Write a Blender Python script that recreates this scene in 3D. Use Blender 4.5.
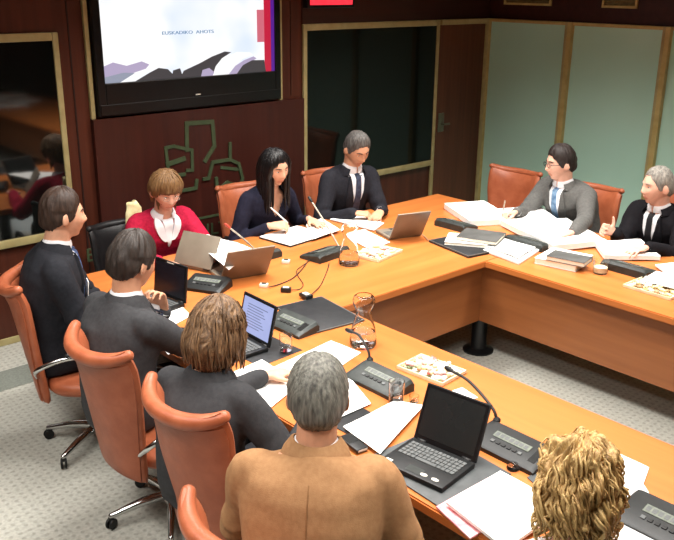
import bpy, bmesh, math, random
import numpy as np
from mathutils import Vector, Matrix, noise
from mathutils.bvhtree import BVHTree

for _o in list(bpy.data.objects):
    bpy.data.objects.remove(_o)
random.seed(7)
SC = bpy.context.scene
COL = SC.collection
PI = math.pi
V = Vector

# ------------------------------------------------------------------ camera
CP = V((-7.22216907, -5.69948231, 2.49214469))
CF = V((0.63439798, 0.70159196, -0.32451182))
CR = V((0.7438891, -0.66823509, 0.00953238))
CU = V((0.21016234, 0.24744813, 0.94583361))
FPX = 842.14
cd = bpy.data.cameras.new('camera')
cam = bpy.data.objects.new('camera', cd)
COL.objects.link(cam)
cd.sensor_fit = 'HORIZONTAL'
cd.sensor_width = 36.0
cd.lens = FPX / 674.0 * 36.0
cd.clip_end = 60
cam.matrix_world = Matrix(((CR.x, CU.x, -CF.x, CP.x), (CR.y, CU.y, -CF.y, CP.y), (CR.z, CU.z, -CF.z, CP.z), (0, 0, 0, 1)))
SC.camera = cam

# ------------------------------------------------------------------ world, exposure, lamps
w = bpy.data.worlds.new('world')
SC.world = w
w.use_nodes = True
w.node_tree.nodes['Background'].inputs[0].default_value = (1.0, 0.97, 0.93, 1)
w.node_tree.nodes['Background'].inputs[1].default_value = 0.13
vs = SC.view_settings
vs.view_transform = 'Standard'
vs.look = 'None'
vs.gamma = 1.0
vs.use_curve_mapping = False
vs.exposure = 0.40


def area(name, loc, sx, sy, power, spread=150, col=(1.0, 0.965, 0.915)):
    l = bpy.data.lights.new(name, 'AREA')
    l.shape = 'RECTANGLE'
    l.size = sx
    l.size_y = sy
    l.energy = power
    l.spread = math.radians(spread)
    l.color = col
    o = bpy.data.objects.new(name, l)
    COL.objects.link(o)
    o.location = loc
    return o


CEIL = 3.3
area('ceiling_lamp_over_left_arm', (-4.9, -3.6, CEIL - .06), 0.6, 3.4, 94, 125)
area('ceiling_lamp_over_back', (-3.4, -1.6, CEIL - .06), 3.2, 0.5, 66, 115)
area('ceiling_lamp_over_right_arm', (-2.3, -3.4, CEIL - .06), 0.6, 3.0, 68, 115)
area('ceiling_lamp_aisle', (-7.2, -3.2, CEIL - .06), 0.6, 3.4, 70, 140)


def at(px, py, z=None, x=None, y=None):
    d = CF + CR * ((px - 337.0) / FPX) - CU * ((py - 270.0) / FPX)
    if z is not None:
        t = (z - CP.z) / d.z
    elif x is not None:
        t = (x - CP.x) / d.x
    else:
        t = (y - CP.y) / d.y
    return CP + d * t


TT = 0.74          # table top height


def T(px, py, h=0.0):
    return at(px, py, z=TT + h)


# ------------------------------------------------------------------ materials
def rgb(r, g, b):
    f = lambda c: ((c / 255.0) / 12.92) if c / 255.0 <= 0.04045 else (((c / 255.0) + 0.055) / 1.055) ** 2.4
    return (f(r), f(g), f(b), 1)


def mat(name, c, rough=.6, c2=None, scale=20.0, metal=0.0, spec=.4, stretch=(1, 1, 1), bump=0.0, bscale=None, sheen=0, coat=0, emit=0.0, trans=0.0, ior=1.45, detail=3.0, lo=.35, hi=.65):
    m = bpy.data.materials.new(name)
    m.use_nodes = True
    nt = m.node_tree
    bs = nt.nodes['Principled BSDF']
    tc = nt.nodes.new('ShaderNodeTexCoord')
    mp = nt.nodes.new('ShaderNodeMapping')
    mp.inputs['Scale'].default_value = stretch
    nt.links.new(tc.outputs['Object'], mp.inputs['Vector'])
    nz = nt.nodes.new('ShaderNodeTexNoise')
    nz.inputs['Scale'].default_value = scale
    nz.inputs['Detail'].default_value = detail
    nt.links.new(mp.outputs[0], nz.inputs['Vector'])
    rp = nt.nodes.new('ShaderNodeValToRGB')
    c2 = c2 or tuple(v * .85 for v in c[:3]) + (1,)
    rp.color_ramp.elements[0].color = c2
    rp.color_ramp.elements[1].color = c
    rp.color_ramp.elements[0].position = lo
    rp.color_ramp.elements[1].position = hi
    nt.links.new(nz.outputs['Fac'], rp.inputs[0])
    nt.links.new(rp.outputs[0], bs.inputs['Base Color'])
    bs.inputs['Roughness'].default_value = rough
    bs.inputs['Metallic'].default_value = metal
    bs.inputs['Specular IOR Level'].default_value = spec
    bs.inputs['IOR'].default_value = ior
    if sheen:
        bs.inputs['Sheen Weight'].default_value = sheen
    if coat:
        bs.inputs['Coat Weight'].default_value = coat
        bs.inputs['Coat Roughness'].default_value = .1
    if trans:
        bs.inputs['Transmission Weight'].default_value = trans
    if emit:
        nt.links.new(rp.outputs[0], bs.inputs['Emission Color'])
        bs.inputs['Emission Strength'].default_value = emit
        for l_ in list(bs.inputs['Base Color'].links):
            nt.links.remove(l_)
        bs.inputs['Base Color'].default_value = (.02, .02, .02, 1)
    if bump:
        bp = nt.nodes.new('ShaderNodeBump')
        bp.inputs['Strength'].default_value = bump
        bp.inputs['Distance'].default_value = .01
        n2 = nt.nodes.new('ShaderNodeTexNoise')
        n2.inputs['Scale'].default_value = bscale or scale
        n2.inputs['Detail'].default_value = 4
        nt.links.new(mp.outputs[0], n2.inputs['Vector'])
        nt.links.new(n2.outputs['Fac'], bp.inputs['Height'])
        nt.links.new(bp.outputs[0], bs.inputs['Normal'])
    return m


def wood(name, c, c2, axis, rough=.35, scale=3.0, spec=.4):
    st = {'x': (.25, 5, 5), 'y': (5, .25, 5), 'z': (5, 5, .25)}[axis]
    return mat(name, c, rough, c2, scale, stretch=st, spec=spec, detail=6, lo=.3, hi=.7)


def carpet_mat():
    m = mat('carpet', rgb(190, 189, 179), .95, rgb(172, 171, 161), 60, spec=.1, bump=.3, bscale=300)
    nt = m.node_tree
    bs = nt.nodes['Principled BSDF']
    tc = nt.nodes['Texture Coordinate']
    # a grid of small darker tufts
    vm = nt.nodes.new('ShaderNodeVectorMath')
    vm.operation = 'FRACTION'
    sc = nt.nodes.new('ShaderNodeVectorMath')
    sc.operation = 'MULTIPLY'
    sc.inputs[1].default_value = (22, 22, 0)
    nt.links.new(tc.outputs['Object'], sc.inputs[0])
    nt.links.new(sc.outputs[0], vm.inputs[0])
    ds = nt.nodes.new('ShaderNodeVectorMath')
    ds.operation = 'DISTANCE'
    ds.inputs[1].default_value = (.5, .5, 0)
    nt.links.new(vm.outputs[0], ds.inputs[0])
    rp = nt.nodes.new('ShaderNodeValToRGB')
    rp.color_ramp.elements[0].position = .18
    rp.color_ramp.elements[0].color = (.78, .78, .78, 1)
    rp.color_ramp.elements[1].position = .3
    rp.color_ramp.elements[1].color = (1, 1, 1, 1)
    nt.links.new(ds.outputs['Value'], rp.inputs[0])
    mx = nt.nodes.new('ShaderNodeMix')
    mx.data_type = 'RGBA'
    mx.blend_type = 'MULTIPLY'
    mx.inputs['Factor'].default_value = 1
    src = nt.nodes['Color Ramp'].outputs[0]
    nt.links.new(src, mx.inputs['A'])
    nt.links.new(rp.outputs[0], mx.inputs['B'])
    nt.links.new(mx.outputs['Result'], bs.inputs['Base Color'])
    return m


M = {}
M['carpet'] = carpet_mat()
M['carpet_band'] = mat('carpet_band', rgb(132, 136, 128), .95, rgb(118, 122, 114), 80, spec=.1)
M['carpet_ribbed'] = mat('carpet_ribbed', rgb(176, 184, 184), .95, rgb(140, 148, 148), 9, stretch=(.05, 8, 1), spec=.1)
M['wall_wood'] = wood('wall_wood', rgb(84, 41, 27), rgb(64, 29, 19), 'z', .4, 4)
M['panel_wood'] = wood('panel_wood', rgb(66, 30, 23), rgb(52, 22, 17), 'z', .38, 4)
M['door_wood'] = wood('door_wood', rgb(98, 55, 35), rgb(78, 42, 26), 'z', .42, 4)
M['band_wood'] = wood('band_wood', rgb(62, 30, 22), rgb(48, 23, 17), 'x', .45, 3)
M['frame_gold'] = mat('frame_gold', rgb(172, 158, 112), .45, rgb(158, 144, 98), 12, spec=.4)
M['frame_gold_dark'] = mat('frame_gold_dark', rgb(190, 170, 112), .45, rgb(176, 154, 96), 12, spec=.4)
M['dark_glass'] = mat('dark_glass', rgb(14, 16, 15), .05, rgb(10, 12, 11), 2, spec=.5, ior=2.1)
M['dark_glass_dim'] = mat('dark_glass_dim', rgb(15, 19, 17), .05, rgb(11, 14, 12), 2, spec=.3, ior=1.45)
M['frosted'] = mat('frosted_glass', rgb(190, 228, 210), .3, rgb(180, 219, 200), .8, spec=.45, coat=.25)
M['vent'] = mat('vent_beige', rgb(120, 108, 72), .6, rgb(104, 92, 60), 30)
M['ceiling'] = mat('ceiling_white', rgb(190, 184, 172), .9, rgb(180, 174, 162), 8)
M['table_top_y'] = wood('table_top_wood', rgb(196, 118, 60), rgb(176, 98, 46), 'y', .3, 2.2, .45)
M['table_top_x'] = wood('table_top_wood_cross', rgb(196, 118, 60), rgb(176, 98, 46), 'x', .3, 2.2, .45)
M['edge'] = wood('table_edge_wood', rgb(176, 106, 56), rgb(156, 90, 46), 'y', .35, 3)
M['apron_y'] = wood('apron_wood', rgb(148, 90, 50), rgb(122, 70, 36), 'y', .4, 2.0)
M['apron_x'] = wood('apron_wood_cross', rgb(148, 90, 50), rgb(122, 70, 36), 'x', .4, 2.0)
M['pillar'] = mat('pillar_black', rgb(24, 24, 25), .3, rgb(18, 18, 19), 10)
M['leather'] = mat('orange_leather', rgb(172, 96, 64), .42, rgb(158, 84, 54), 14, bump=.12, bscale=120, spec=.45)
M['leather_back'] = mat('brown_orange_leather', rgb(162, 88, 58), .45, rgb(148, 77, 49), 14, bump=.12, bscale=120, spec=.4)
M['black_leather'] = mat('black_leather', rgb(30, 29, 30), .45, rgb(22, 21, 22), 14, bump=.12, bscale=120)
M['chrome'] = mat('chrome', rgb(205, 205, 205), .16, rgb(190, 190, 190), 10, metal=1.0)
M['castor'] = mat('castor_black', rgb(24, 24, 24), .5, rgb(18, 18, 18), 20)
M['black'] = mat('black_plastic', rgb(26, 27, 28), .42, rgb(20, 21, 22), 30, spec=.4)
M['bezel'] = mat('screen_bezel', rgb(13, 13, 15), .3, rgb(10, 10, 12), 10, spec=.5)
M['key'] = mat('key_grey', rgb(96, 98, 98), .5, rgb(84, 86, 86), 40)
M['unit'] = mat('unit_grey', rgb(50, 54, 52), .45, rgb(40, 44, 42), 30)
M['unit_dark'] = mat('unit_dark', rgb(28, 30, 30), .45, rgb(22, 24, 24), 30)
M['display'] = mat('unit_display', rgb(112, 118, 108), .35, rgb(92, 98, 88), 60)
M['grey_lid'] = mat('grey_lid', rgb(128, 118, 104), .4, rgb(116, 106, 93), 6, spec=.5)
M['grey_key'] = mat('grey_keys', rgb(110, 108, 104), .5, rgb(90, 88, 84), 60)
M['paper'] = mat('paper_white', rgb(240, 239, 236), .85, rgb(232, 231, 228), 14, spec=.15)
M['paper_edge'] = mat('paper_cream', rgb(236, 230, 214), .85, rgb(222, 214, 196), 60, stretch=(1, 1, 12), spec=.15)
M['ink'] = mat('ink_grey', rgb(120, 120, 124), .8, rgb(90, 90, 94), 80)
M['pink'] = mat('magazine_pink', rgb(222, 130, 138), .6, rgb(240, 190, 190), 18)
M['pad_black'] = mat('desk_pad_black', rgb(38, 39, 41), .5, rgb(30, 31, 33), 30, spec=.35)
M['folder_grey'] = mat('folder_grey', rgb(84, 87, 88), .5, rgb(70, 73, 74), 12)
M['booklet'] = mat('booklet_grey', rgb(84, 84, 82), .55, rgb(68, 68, 66), 12)
M['glass'] = mat('clear_glass', (1, 1, 1, 1), .02, (.97, .98, .98, 1), 4, trans=1.0, ior=1.3, spec=.5)
M['water'] = mat('water', (.96, .98, 1, 1), .02, (.94, .97, 1, 1), 4, trans=1.0, ior=1.15)
M['tray'] = mat('tray_cream', rgb(232, 220, 186), .5, rgb(214, 200, 164), 20)
M['cable'] = mat('cable_black', rgb(40, 38, 36), .5, rgb(30, 28, 27), 20)
M['cable_grey'] = mat('mic_stem_grey', rgb(176, 168, 152), .4, rgb(150, 142, 128), 20, metal=.3)
M['connector'] = mat('connector_white', rgb(222, 218, 206), .5, rgb(200, 196, 184), 20)
M['red_tip'] = mat('mic_tip_red', rgb(170, 60, 40), .5)
M['logo'] = mat('logo_green', rgb(68, 80, 55), .5, rgb(58, 70, 47), 14)
M['red_led'] = mat('red_sign', (.9, .03, .05, 1), .5, (.8, .02, .04, 1), 30, emit=1.2)
M['trim_line'] = mat('panel_groove', rgb(40, 20, 15), .6)
M['green_lever'] = mat('lever_plate', rgb(104, 104, 86), .35, rgb(90, 92, 76), 12, metal=.4)
M['cloth_cream'] = mat('cloth_cream', rgb(238, 226, 178), .8, rgb(220, 204, 148), 26)


# ------------------------------------------------------------------ mesh helpers
def nb():
    return bmesh.new()


MATS = {}


def empty(name, loc, heading=0.0, label=None, cat=None, group=None):
    o = bpy.data.objects.new(name, None)
    COL.objects.link(o)
    o.empty_display_size = .05
    o.location = loc
    o.rotation_euler = (0, 0, heading)
    MATS[o.name] = Matrix.Translation(V(loc)) @ Matrix.Rotation(heading, 4, 'Z')
    if label:
        tag(o, label, cat, group)
    return o


def tag(o, label, cat, group=None):
    o['label'] = label
    o['category'] = cat
    if group:
        o['group'] = group
    return o


def obj(name, bm, m, parent=None, smooth=True, local=False, base=None, label=None):
    """one mesh object; bm is in world space unless local"""
    if base is not None:                       # top-level mesh with its origin at its base
        bm.transform(Matrix.Translation(-V(base)))
    if parent is not None and not local:
        mw = MATS.get(parent.name)
        if mw is None:
            mw = Matrix.Identity(4)
        bm.transform(mw.inverted())
    me = bpy.data.meshes.new(name)
    bmesh.ops.recalc_face_normals(bm, faces=bm.faces)
    bm.to_mesh(me)
    bm.free()
    for mm in (m if isinstance(m, (list, tuple)) else [m]):
        me.materials.append(mm)
    if smooth:
        for p in me.polygons:
            p.use_smooth = True
    o = bpy.data.objects.new(name, me)
    COL.objects.link(o)
    if base is not None:
        o.location = base
        MATS[o.name] = Matrix.Translation(V(base))
    if parent is not None:
        o.parent = parent
        pm = MATS.get(parent.name, Matrix.Identity(4))
        MATS[o.name] = pm.copy()
    if label:
        o['label'] = label
    return o


def autosmooth(o, ang=40):
    me = o.data
    bm = bmesh.new()
    bm.from_mesh(me)
    lim = math.radians(ang)
    for e in bm.edges:
        if len(e.link_faces) == 2 and e.calc_face_angle(0) > lim:
            e.smooth = False
    bm.to_mesh(me)
    bm.free()
    return o


def struct(o):
    o['kind'] = 'structure'
    return o


def box(bm, c, s, rot=None, bev=0.0, mi=0):
    r = bmesh.ops.create_cube(bm, size=1.0)
    vs_ = r['verts']
    mt = Matrix.Translation(V(c)) @ (rot.to_4x4() if rot is not None else Matrix.Identity(4)) @ Matrix.Diagonal((s[0], s[1], s[2], 1))
    bmesh.ops.transform(bm, matrix=mt, verts=vs_)
    fs = list({f for v in vs_ for f in v.link_faces})
    for f in fs:
        f.material_index = mi
    if bev:
        es = list({e for v in vs_ for e in v.link_edges})
        r2 = bmesh.ops.bevel(bm, geom=es, offset=bev, segments=2, profile=.5, affect='EDGES')
        for f in r2['faces']:
            f.material_index = mi
    return bm


def boxa(bm, x0, x1, y0, y1, z0, z1, bev=0.0, mi=0):
    return box(bm, ((x0 + x1) / 2, (y0 + y1) / 2, (z0 + z1) / 2), (abs(x1 - x0), abs(y1 - y0), abs(z1 - z0)), None, bev, mi)


def loft(bm, rings, caps=True, closed=False, mi=0):
    """rings: lists of equal length points"""
    n = len(rings[0])
    vr = [[bm.verts.new(p) for p in r] for r in rings]
    m = len(vr)
    for i in range(m if closed else m - 1):
        a, b = vr[i], vr[(i + 1) % m]
        for j in range(n):
            f = bm.faces.new((a[j], a[(j + 1) % n], b[(j + 1) % n], b[j]))
            f.material_index = mi
    if caps and not closed:
        for r, rev in ((vr[0], True), (vr[-1], False)):
            f = bm.faces.new(list(reversed(r)) if rev else r)
            f.material_index = mi
    return bm


def smooth_path(pts, n=6):
    """Catmull-Rom through pts"""
    P = [V(p) for p in pts]
    P = [P[0] * 2 - P[1]] + P + [P[-1] * 2 - P[-2]]
    out = []
    for i in range(1, len(P) - 2):
        p0, p1, p2, p3 = P[i - 1:i + 3]
        for k in range(n):
            t = k / n
            out.append(.5 * ((2 * p1) + (p2 - p0) * t + (2 * p0 - 5 * p1 + 4 * p2 - p3) * t * t + (3 * p1 - p0 - 3 * p2 + p3) * t ** 3))
    out.append(P[-2])
    return out


def lerp_list(vals, n):
    out = []
    for i in range(len(vals) - 1):
        for k in range(n):
            t = k / n
            out.append(vals[i] * (1 - t) + vals[i + 1] * t)
    out.append(vals[-1])
    return out


def tube(bm, pts, radii, seg=10, flat=1.0, ref=None, mi=0, dome=True):
    """tube along pts; radii scalar/list; flat squashes along ref axis"""
    P = [V(p) for p in pts]
    if not isinstance(radii, (list, tuple)):
        radii = [radii] * len(P)
    radii = list(radii)
    if dome:
        d0 = (P[0] - P[1]).normalized()
        d1 = (P[-1] - P[-2]).normalized()
        r0, r1 = radii[0], radii[-1]
        P = [P[0] + d0 * r0 * .85, P[0] + d0 * r0 * .5] + P + [P[-1] + d1 * r1 * .5, P[-1] + d1 * r1 * .85]
        radii = [r0 * .45, r0 * .85] + radii + [r1 * .85, r1 * .45]
    rings = []
    up = V(ref) if ref is not None else V((0, 0, 1))
    prev = None
    for i, p in enumerate(P):
        a = P[max(0, i - 1)]
        b = P[min(len(P) - 1, i + 1)]
        t = (b - a).normalized()
        if prev is None:
            n = up - t * up.dot(t)
            if n.length < 1e-3:
                n = V((1, 0, 0)) - t * t.x
            n.normalize()
        else:
            n = prev - t * prev.dot(t)
            n.normalize()
        prev = n
        bno = t.cross(n)
        r = radii[i]
        rings.append([p + n * (math.cos(2 * PI * k / seg) * r * flat) + bno * (math.sin(2 * PI * k / seg) * r) for k in range(seg)])
    return loft(bm, rings, mi=mi)


def lathe(bm, prof, c, seg=24, axis=None, mi=0, caps=True):
    """prof: list (r,z)"""
    rot = axis.to_3x3() if axis is not None else Matrix.Identity(3)
    rings = [[V(c) + rot @ V((max(r, 1e-4) * math.cos(2 * PI * k / seg), max(r, 1e-4) * math.sin(2 * PI * k / seg), z)) for k in range(seg)] for r, z in prof]
    return loft(bm, rings, mi=mi, caps=caps)


def prism(bm, poly, z0, z1, mi=0):
    """poly: xy points"""
    return loft(bm, [[V((p[0], p[1], z0)) for p in poly], [V((p[0], p[1], z1)) for p in poly]], mi=mi)


def fuse(bm, voxel, it=4, fac=.5):
    me = bpy.data.meshes.new('fuse')
    bmesh.ops.recalc_face_normals(bm, faces=bm.faces)
    bm.to_mesh(me)
    bm.free()
    o = bpy.data.objects.new('fuse', me)
    COL.objects.link(o)
    md = o.modifiers.new('r', 'REMESH')
    md.mode = 'VOXEL'
    md.voxel_size = voxel
    md.adaptivity = 0
    if it:
        ms = o.modifiers.new('s', 'SMOOTH')
        ms.iterations = it
        ms.factor = fac
    dg = bpy.context.evaluated_depsgraph_get()
    me2 = bpy.data.meshes.new_from_object(o.evaluated_get(dg))
    out = bmesh.new()
    out.from_mesh(me2)
    bpy.data.objects.remove(o)
    bpy.data.meshes.remove(me)
    bpy.data.meshes.remove(me2)
    for f in out.faces:
        f.material_index = 0
    return out


def roughen(bm, amp, sc, seed=0.0, amp2=0.0, sc2=30):
    bm.normal_update()
    off = V((seed, seed * 1.7, -seed))
    for v in bm.verts:
        d = amp * noise.noise(v.co * sc + off)
        if amp2:
            d += amp2 * noise.noise(v.co * sc2 - off)
        v.co += v.normal * d
# ================================================================== SETTING
H, S = 2.146, 0.746
bm = nb(); boxa(bm, -10, .1, -9, .1, -.1, 0)
struct(obj('floor', bm, M['carpet'], smooth=False))
bm = nb(); boxa(bm, -9.99, -.02, -.7, -.42, 0, .004)
struct(obj('trim_1', bm, M['carpet_band'], smooth=False))          # woven border band of the carpet
bm = nb(); boxa(bm, -4.10, -3.52, -8.8, -2.7, 0, .004)
struct(obj('trim_2', bm, M['carpet_ribbed'], smooth=False))        # ribbed runner inside the table
bm = nb(); boxa(bm, -10, .1, 0, .12, 0, CEIL)
struct(obj('wall_back', bm, M['wall_wood'], smooth=False))
bm = nb(); boxa(bm, 0, .12, -9, .0, 0, CEIL)
struct(obj('wall_right', bm, M['band_wood'], smooth=False))
bm = nb(); boxa(bm, -10.12, -10, -9, .12, 0, CEIL)
struct(obj('wall_left', bm, M['wall_wood'], smooth=False))
bm = nb(); boxa(bm, -10.12, .12, -9.12, -9, 0, CEIL)
struct(obj('wall_front', bm, M['wall_wood'], smooth=False))
bm = nb(); boxa(bm, -10, .1, -9, .1, CEIL, CEIL + .1)
struct(obj('ceiling', bm, M['ceiling'], smooth=False))
bm = nb(); boxa(bm, -10, -2.52, -.016, 0, 0, .05, .004)
struct(obj('baseboard_back', bm, M['frame_gold'], smooth=False))
# dark upper band above the frames on the back wall
bm = nb(); boxa(bm, -2.50, 0, -.012, 0, H + .001, CEIL)
struct(obj('trim_3', bm, M['band_wood'], smooth=False))
# wall grooves
bm = nb(); boxa(bm, -4.585, -4.575, -.006, 0, .06, CEIL)
struct(obj('trim_4', bm, M['trim_line'], smooth=False))
bm = nb(); boxa(bm, -2.625, -2.62, -.006, 0, 1.56, CEIL)
struct(obj('trim_5', bm, M['trim_line'], smooth=False))


def window(name, x0, x1, full=(False, False), z0=S, z1=H, fw=.042, d=.028, gl='dark_glass'):
    t = empty(name, ((x0 + x1) / 2, 0, z0))
    struct(t)
    b = nb()
    for i, (a, c) in enumerate(((x0, x0 + fw), (x1 - fw, x1))):
        boxa(b, a, c, -d, 0, 0.0 if full[i] else z0 - .03, z1, .006)
    boxa(b, x0 + fw, x1 - fw, -d + .002, 0, z1 - .055, z1, .006)
    boxa(b, x0 + fw, x1 - fw, -d - .012, 0, z0 - .03, z0 + .025, .006)
    autosmooth(obj('window_frame', b, M['frame_gold'], t))
    b = nb()
    boxa(b, x0 + fw, x1 - fw, -.018, -.002, z0 + .025, z1 - .055)
    obj('window_pane', b, M[gl], t, smooth=False)


window('window_1', -7.2, -4.668)
window('window_2', -2.50, -.766, full=(True, True), gl='dark_glass_dim')
# door beside the corner
d = empty('door_1', (-.4, 0, 0)); struct(d)
b = nb(); boxa(b, -.766, -.075, -.03, 0, 0, H - .05)
obj('door_leaf', b, M['door_wood'], d, smooth=False)
b = nb(); boxa(b, -.766, -.02, -.05, 0, H - .05, H, .006)
boxa(b, -.075, -.005, -.055, 0, 0, H, .006)
obj('door_frame', b, M['frame_gold'], d, smooth=False)
b = nb(); boxa(b, -.745, -.655, -.042, -.03, 1.05, 1.24, .008)
tube(b, [(-.70, -.042, 1.13), (-.70, -.075, 1.13), (-.62, -.08, 1.13)], .010, 8)
autosmooth(obj('door_handle', b, M['green_lever'], d))

# frosted glass wall on the right
pn = 3
ys = [-.0, -1.006, -1.99, -2.98, -3.97, -4.96, -5.95]
for i in range(6):
    t = empty('window_%d' % pn, (0, (ys[i] + ys[i + 1]) / 2, 0)); struct(t); pn += 1
    b = nb(); boxa(b, -.012, -.002, ys[i + 1], ys[i], .1, H)
    obj('window_pane', b, M['frosted'], t, smooth=False)
    b = nb(); boxa(b, -.06, 0, ys[i + 1] - .035, ys[i + 1] + .035, 0, H, .006)
    if i == 0:
        boxa(b, -.05, 0, -.06, -.006, 0, H, .006)
    boxa(b, -.045, 0, ys[i + 1] + .035, ys[i] - .035, H - .03, H, .005)
    boxa(b, -.045, 0, ys[i + 1] + .035, ys[i] - .035, 0, .1, .005)
    obj('window_frame', b, M['frame_gold_dark'], t, smooth=False)
    b = nb(); boxa(b, -.064, -.056, ys[i + 1] + .012, ys[i + 1] + .034, .1, H)
    obj('glazing_bead', b, M['frame_gold'], t, smooth=False)
for i, (a, c) in enumerate(((-.20, -.76), (-1.31, -1.66))):
    t = empty('air_vent', (0, (a + c) / 2, 2.34), 0, ['beige framed air vent above the frosted glass nearest the room corner', 'smaller beige framed air vent above the second frosted glass pane'][i], 'vent')
    b = nb()
    z0 = 2.285
    boxa(b, -.02, 0, c, a, z0, z0 + .02); boxa(b, -.02, 0, c, a, z0 + .20, z0 + .22)
    boxa(b, -.02, 0, c, c + .02, z0 + .02, z0 + .2); boxa(b, -.02, 0, a - .02, a, z0 + .02, z0 + .2)
    obj('vent_frame', b, M['frame_gold_dark'], t, smooth=False)
    b = nb()
    boxa(b, -.004, 0, c + .02, a - .02, z0 + .02, z0 + .2)
    for k in range(6):
        box(b, (-.009, (a + c) / 2, z0 + .038 + k * .029), (.016, a - c - .04, .004), Matrix.Rotation(.6, 3, 'Y'))
    obj('vent_grille', b, M['vent'], t, smooth=False)

# projecting lower panel under the screen
bm = nb(); boxa(bm, -4.475, -2.515, -.05, 0, .0, 1.535)
struct(obj('trim_6', bm, M['panel_wood'], smooth=False))
# gold strips at both sides of the screen
for i, x in enumerate((-4.458, -2.748)):
    bm = nb(); boxa(bm, x - .016, x + .016, -.028, 0, 1.535, CEIL, .004)
    struct(obj('trim_%d' % (7 + i), bm, M['frame_gold'], smooth=False))

# ------------------------------------------------------------------ wall screen
tv = empty('wall_screen', (-3.6, -.06, 1.55), 0, 'large black framed wall screen showing a white slide', 'screen')
SX0, SX1, SZ0, SZ1 = -4.365, -2.835, 1.785, 2.62
b = nb()
yb = -.065
boxa(b, -4.43, SX0, yb, 0, 1.55, 2.7, .008); boxa(b, SX1, -2.775, yb, 0, 1.55, 2.7, .008)
boxa(b, SX0, SX1, yb, 0, 1.55, SZ0, .006); boxa(b, SX0, SX1, yb, 0, SZ1, 2.7, .006)
obj('bezel', b, M['bezel'], tv, smooth=False)
b = nb(); boxa(b, -3.62, -3.575, yb - .003, yb, 1.648, 1.656)
obj('maker_mark', b, M['connector'], tv, smooth=False)
b = nb(); boxa(b, -4.42, -2.785, yb - .008, yb, 1.56, 1.635, .003)
obj('speaker_bar', b, M['bezel'], tv, smooth=False)


def slide_mat():
    m = bpy.data.materials.new('slide')
    m.use_nodes = True
    nt = m.node_tree
    bs = nt.nodes['Principled BSDF']
    tc = nt.nodes.new('ShaderNodeTexCoord')
    sp = nt.nodes.new('ShaderNodeSeparateXYZ')
    nt.links.new(tc.outputs['Generated'], sp.inputs[0])
    nz = nt.nodes.new('ShaderNodeTexNoise')
    nz.inputs['Scale'].default_value = 1.6
    nz.inputs['Detail'].default_value = 2
    mp = nt.nodes.new('ShaderNodeMapping')
    mp.inputs['Scale'].default_value = (2.2, 1, 1.3)
    nt.links.new(tc.outputs['Generated'], mp.inputs[0])
    nt.links.new(mp.outputs[0], nz.inputs['Vector'])
    # pale blue tint over white
    r = nt.nodes.new('ShaderNodeValToRGB')
    r.color_ramp.elements[0].position = .25; r.color_ramp.elements[0].color = (.70, .80, 1.0, 1)
    r.color_ramp.elements[1].position = .52; r.color_ramp.elements[1].color = (1, 1, 1, 1)
    nt.links.new(nz.outputs['Fac'], r.inputs[0])
    nt.links.new(r.outputs[0], bs.inputs['Emission Color'])
    bs.inputs['Base Color'].default_value = (.02, .02, .02, 1)
    bs.inputs['Emission Strength'].default_value = .80
    bs.inputs['Roughness'].default_value = .3
    return m


def emis(name, c, s=.7):
    return mat(name, c, .3, c, 5, emit=s)


SL = [slide_mat(), emis('slide_dark', (.05, .045, .05, 1), .8), emis('slide_pink', (.72, .16, .22, 1)), emis('slide_red', (.62, .01, .05, 1)),
      emis('slide_purple', (.10, .01, .30, 1)), emis('slide_grey', (.33, .36, .46, 1)), emis('slide_text', (.16, .30, .48, 1)), emis('slide_mauve', (.50, .42, .62, 1)), emis('slide_white', (1, 1, 1, 1), .75)]
b = nb()
ys_ = -.048


def q(x0, x1, z0, z1, mi, k):
    boxa(b, x0, x1, ys_ - .001 * k, ys_, z0, z1, 0, mi)


def spoly(pts, mi, k):
    ring = lambda y: [V((SX0 + u * (SX1 - SX0), y, SZ0 + v * .42)) for u, v in pts]
    loft(b, [ring(ys_), ring(ys_ - .001 * k)], mi=mi)


q(SX0, SX1, SZ0, SZ1, 0, 1)
spoly([(0, 0), (0, .28), (.05, .34), (.12, .27), (.2, .33), (.24, .27), (.22, .2), (.1, .1), (.04, 0)], 7, 2)
spoly([(.0, 0), (.0, .1), (.1, .16), (.16, .14), (.08, 0)], 5, 3)
spoly([(.16, 0), (.24, .13), (.29, .2), (.34, .17), (.38, .03), (.36, 0)], 1, 4)
spoly([(.36, 0), (.37, .14), (.41, .17), (.42, .06), (.41, 0)], 1, 3)
spoly([(.41, 0), (.43, .12), (.48, .18), (.53, .24), (.60, .34), (.68, .42), (.72, .4), (.66, .3), (.62, .16), (.6, 0)], 1, 4)
spoly([(.53, 0), (.54, .11), (.58, .14), (.61, .06), (.6, 0)], 7, 5)
spoly([(.61, 0), (.63, .14), (.68, .3), (.76, .4), (.84, .38), (.86, .33), (.79, .26), (.74, .14), (.72, 0)], 8, 5)
spoly([(.70, 0), (.74, .14), (.80, .24), (.86, .3), (.88, .26), (.8, .12), (.77, 0)], 7, 6)
spoly([(.75, 0), (.79, .15), (.85, .23), (.93, .22), (.94, 0)], 1, 7)
q(SX1 - .17, SX1 - .085, 2.02, 2.27, 2, 4)
q(SX1 - .10, SX1 - .025, SZ0, 2.36, 3, 5)
q(SX1 - .035, SX1, SZ0, SZ1, 4, 6)
q(SX1 - .22, SX1 - .06, 2.475, 2.50, 5, 4)
q(SX1 - .16, SX1 - .05, 2.445, 2.455, 6, 4)
q(SX1 - .16, SX1 - .07, 2.425, 2.433, 6, 4)
obj('display', b, SL, tv, smooth=False)


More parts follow.
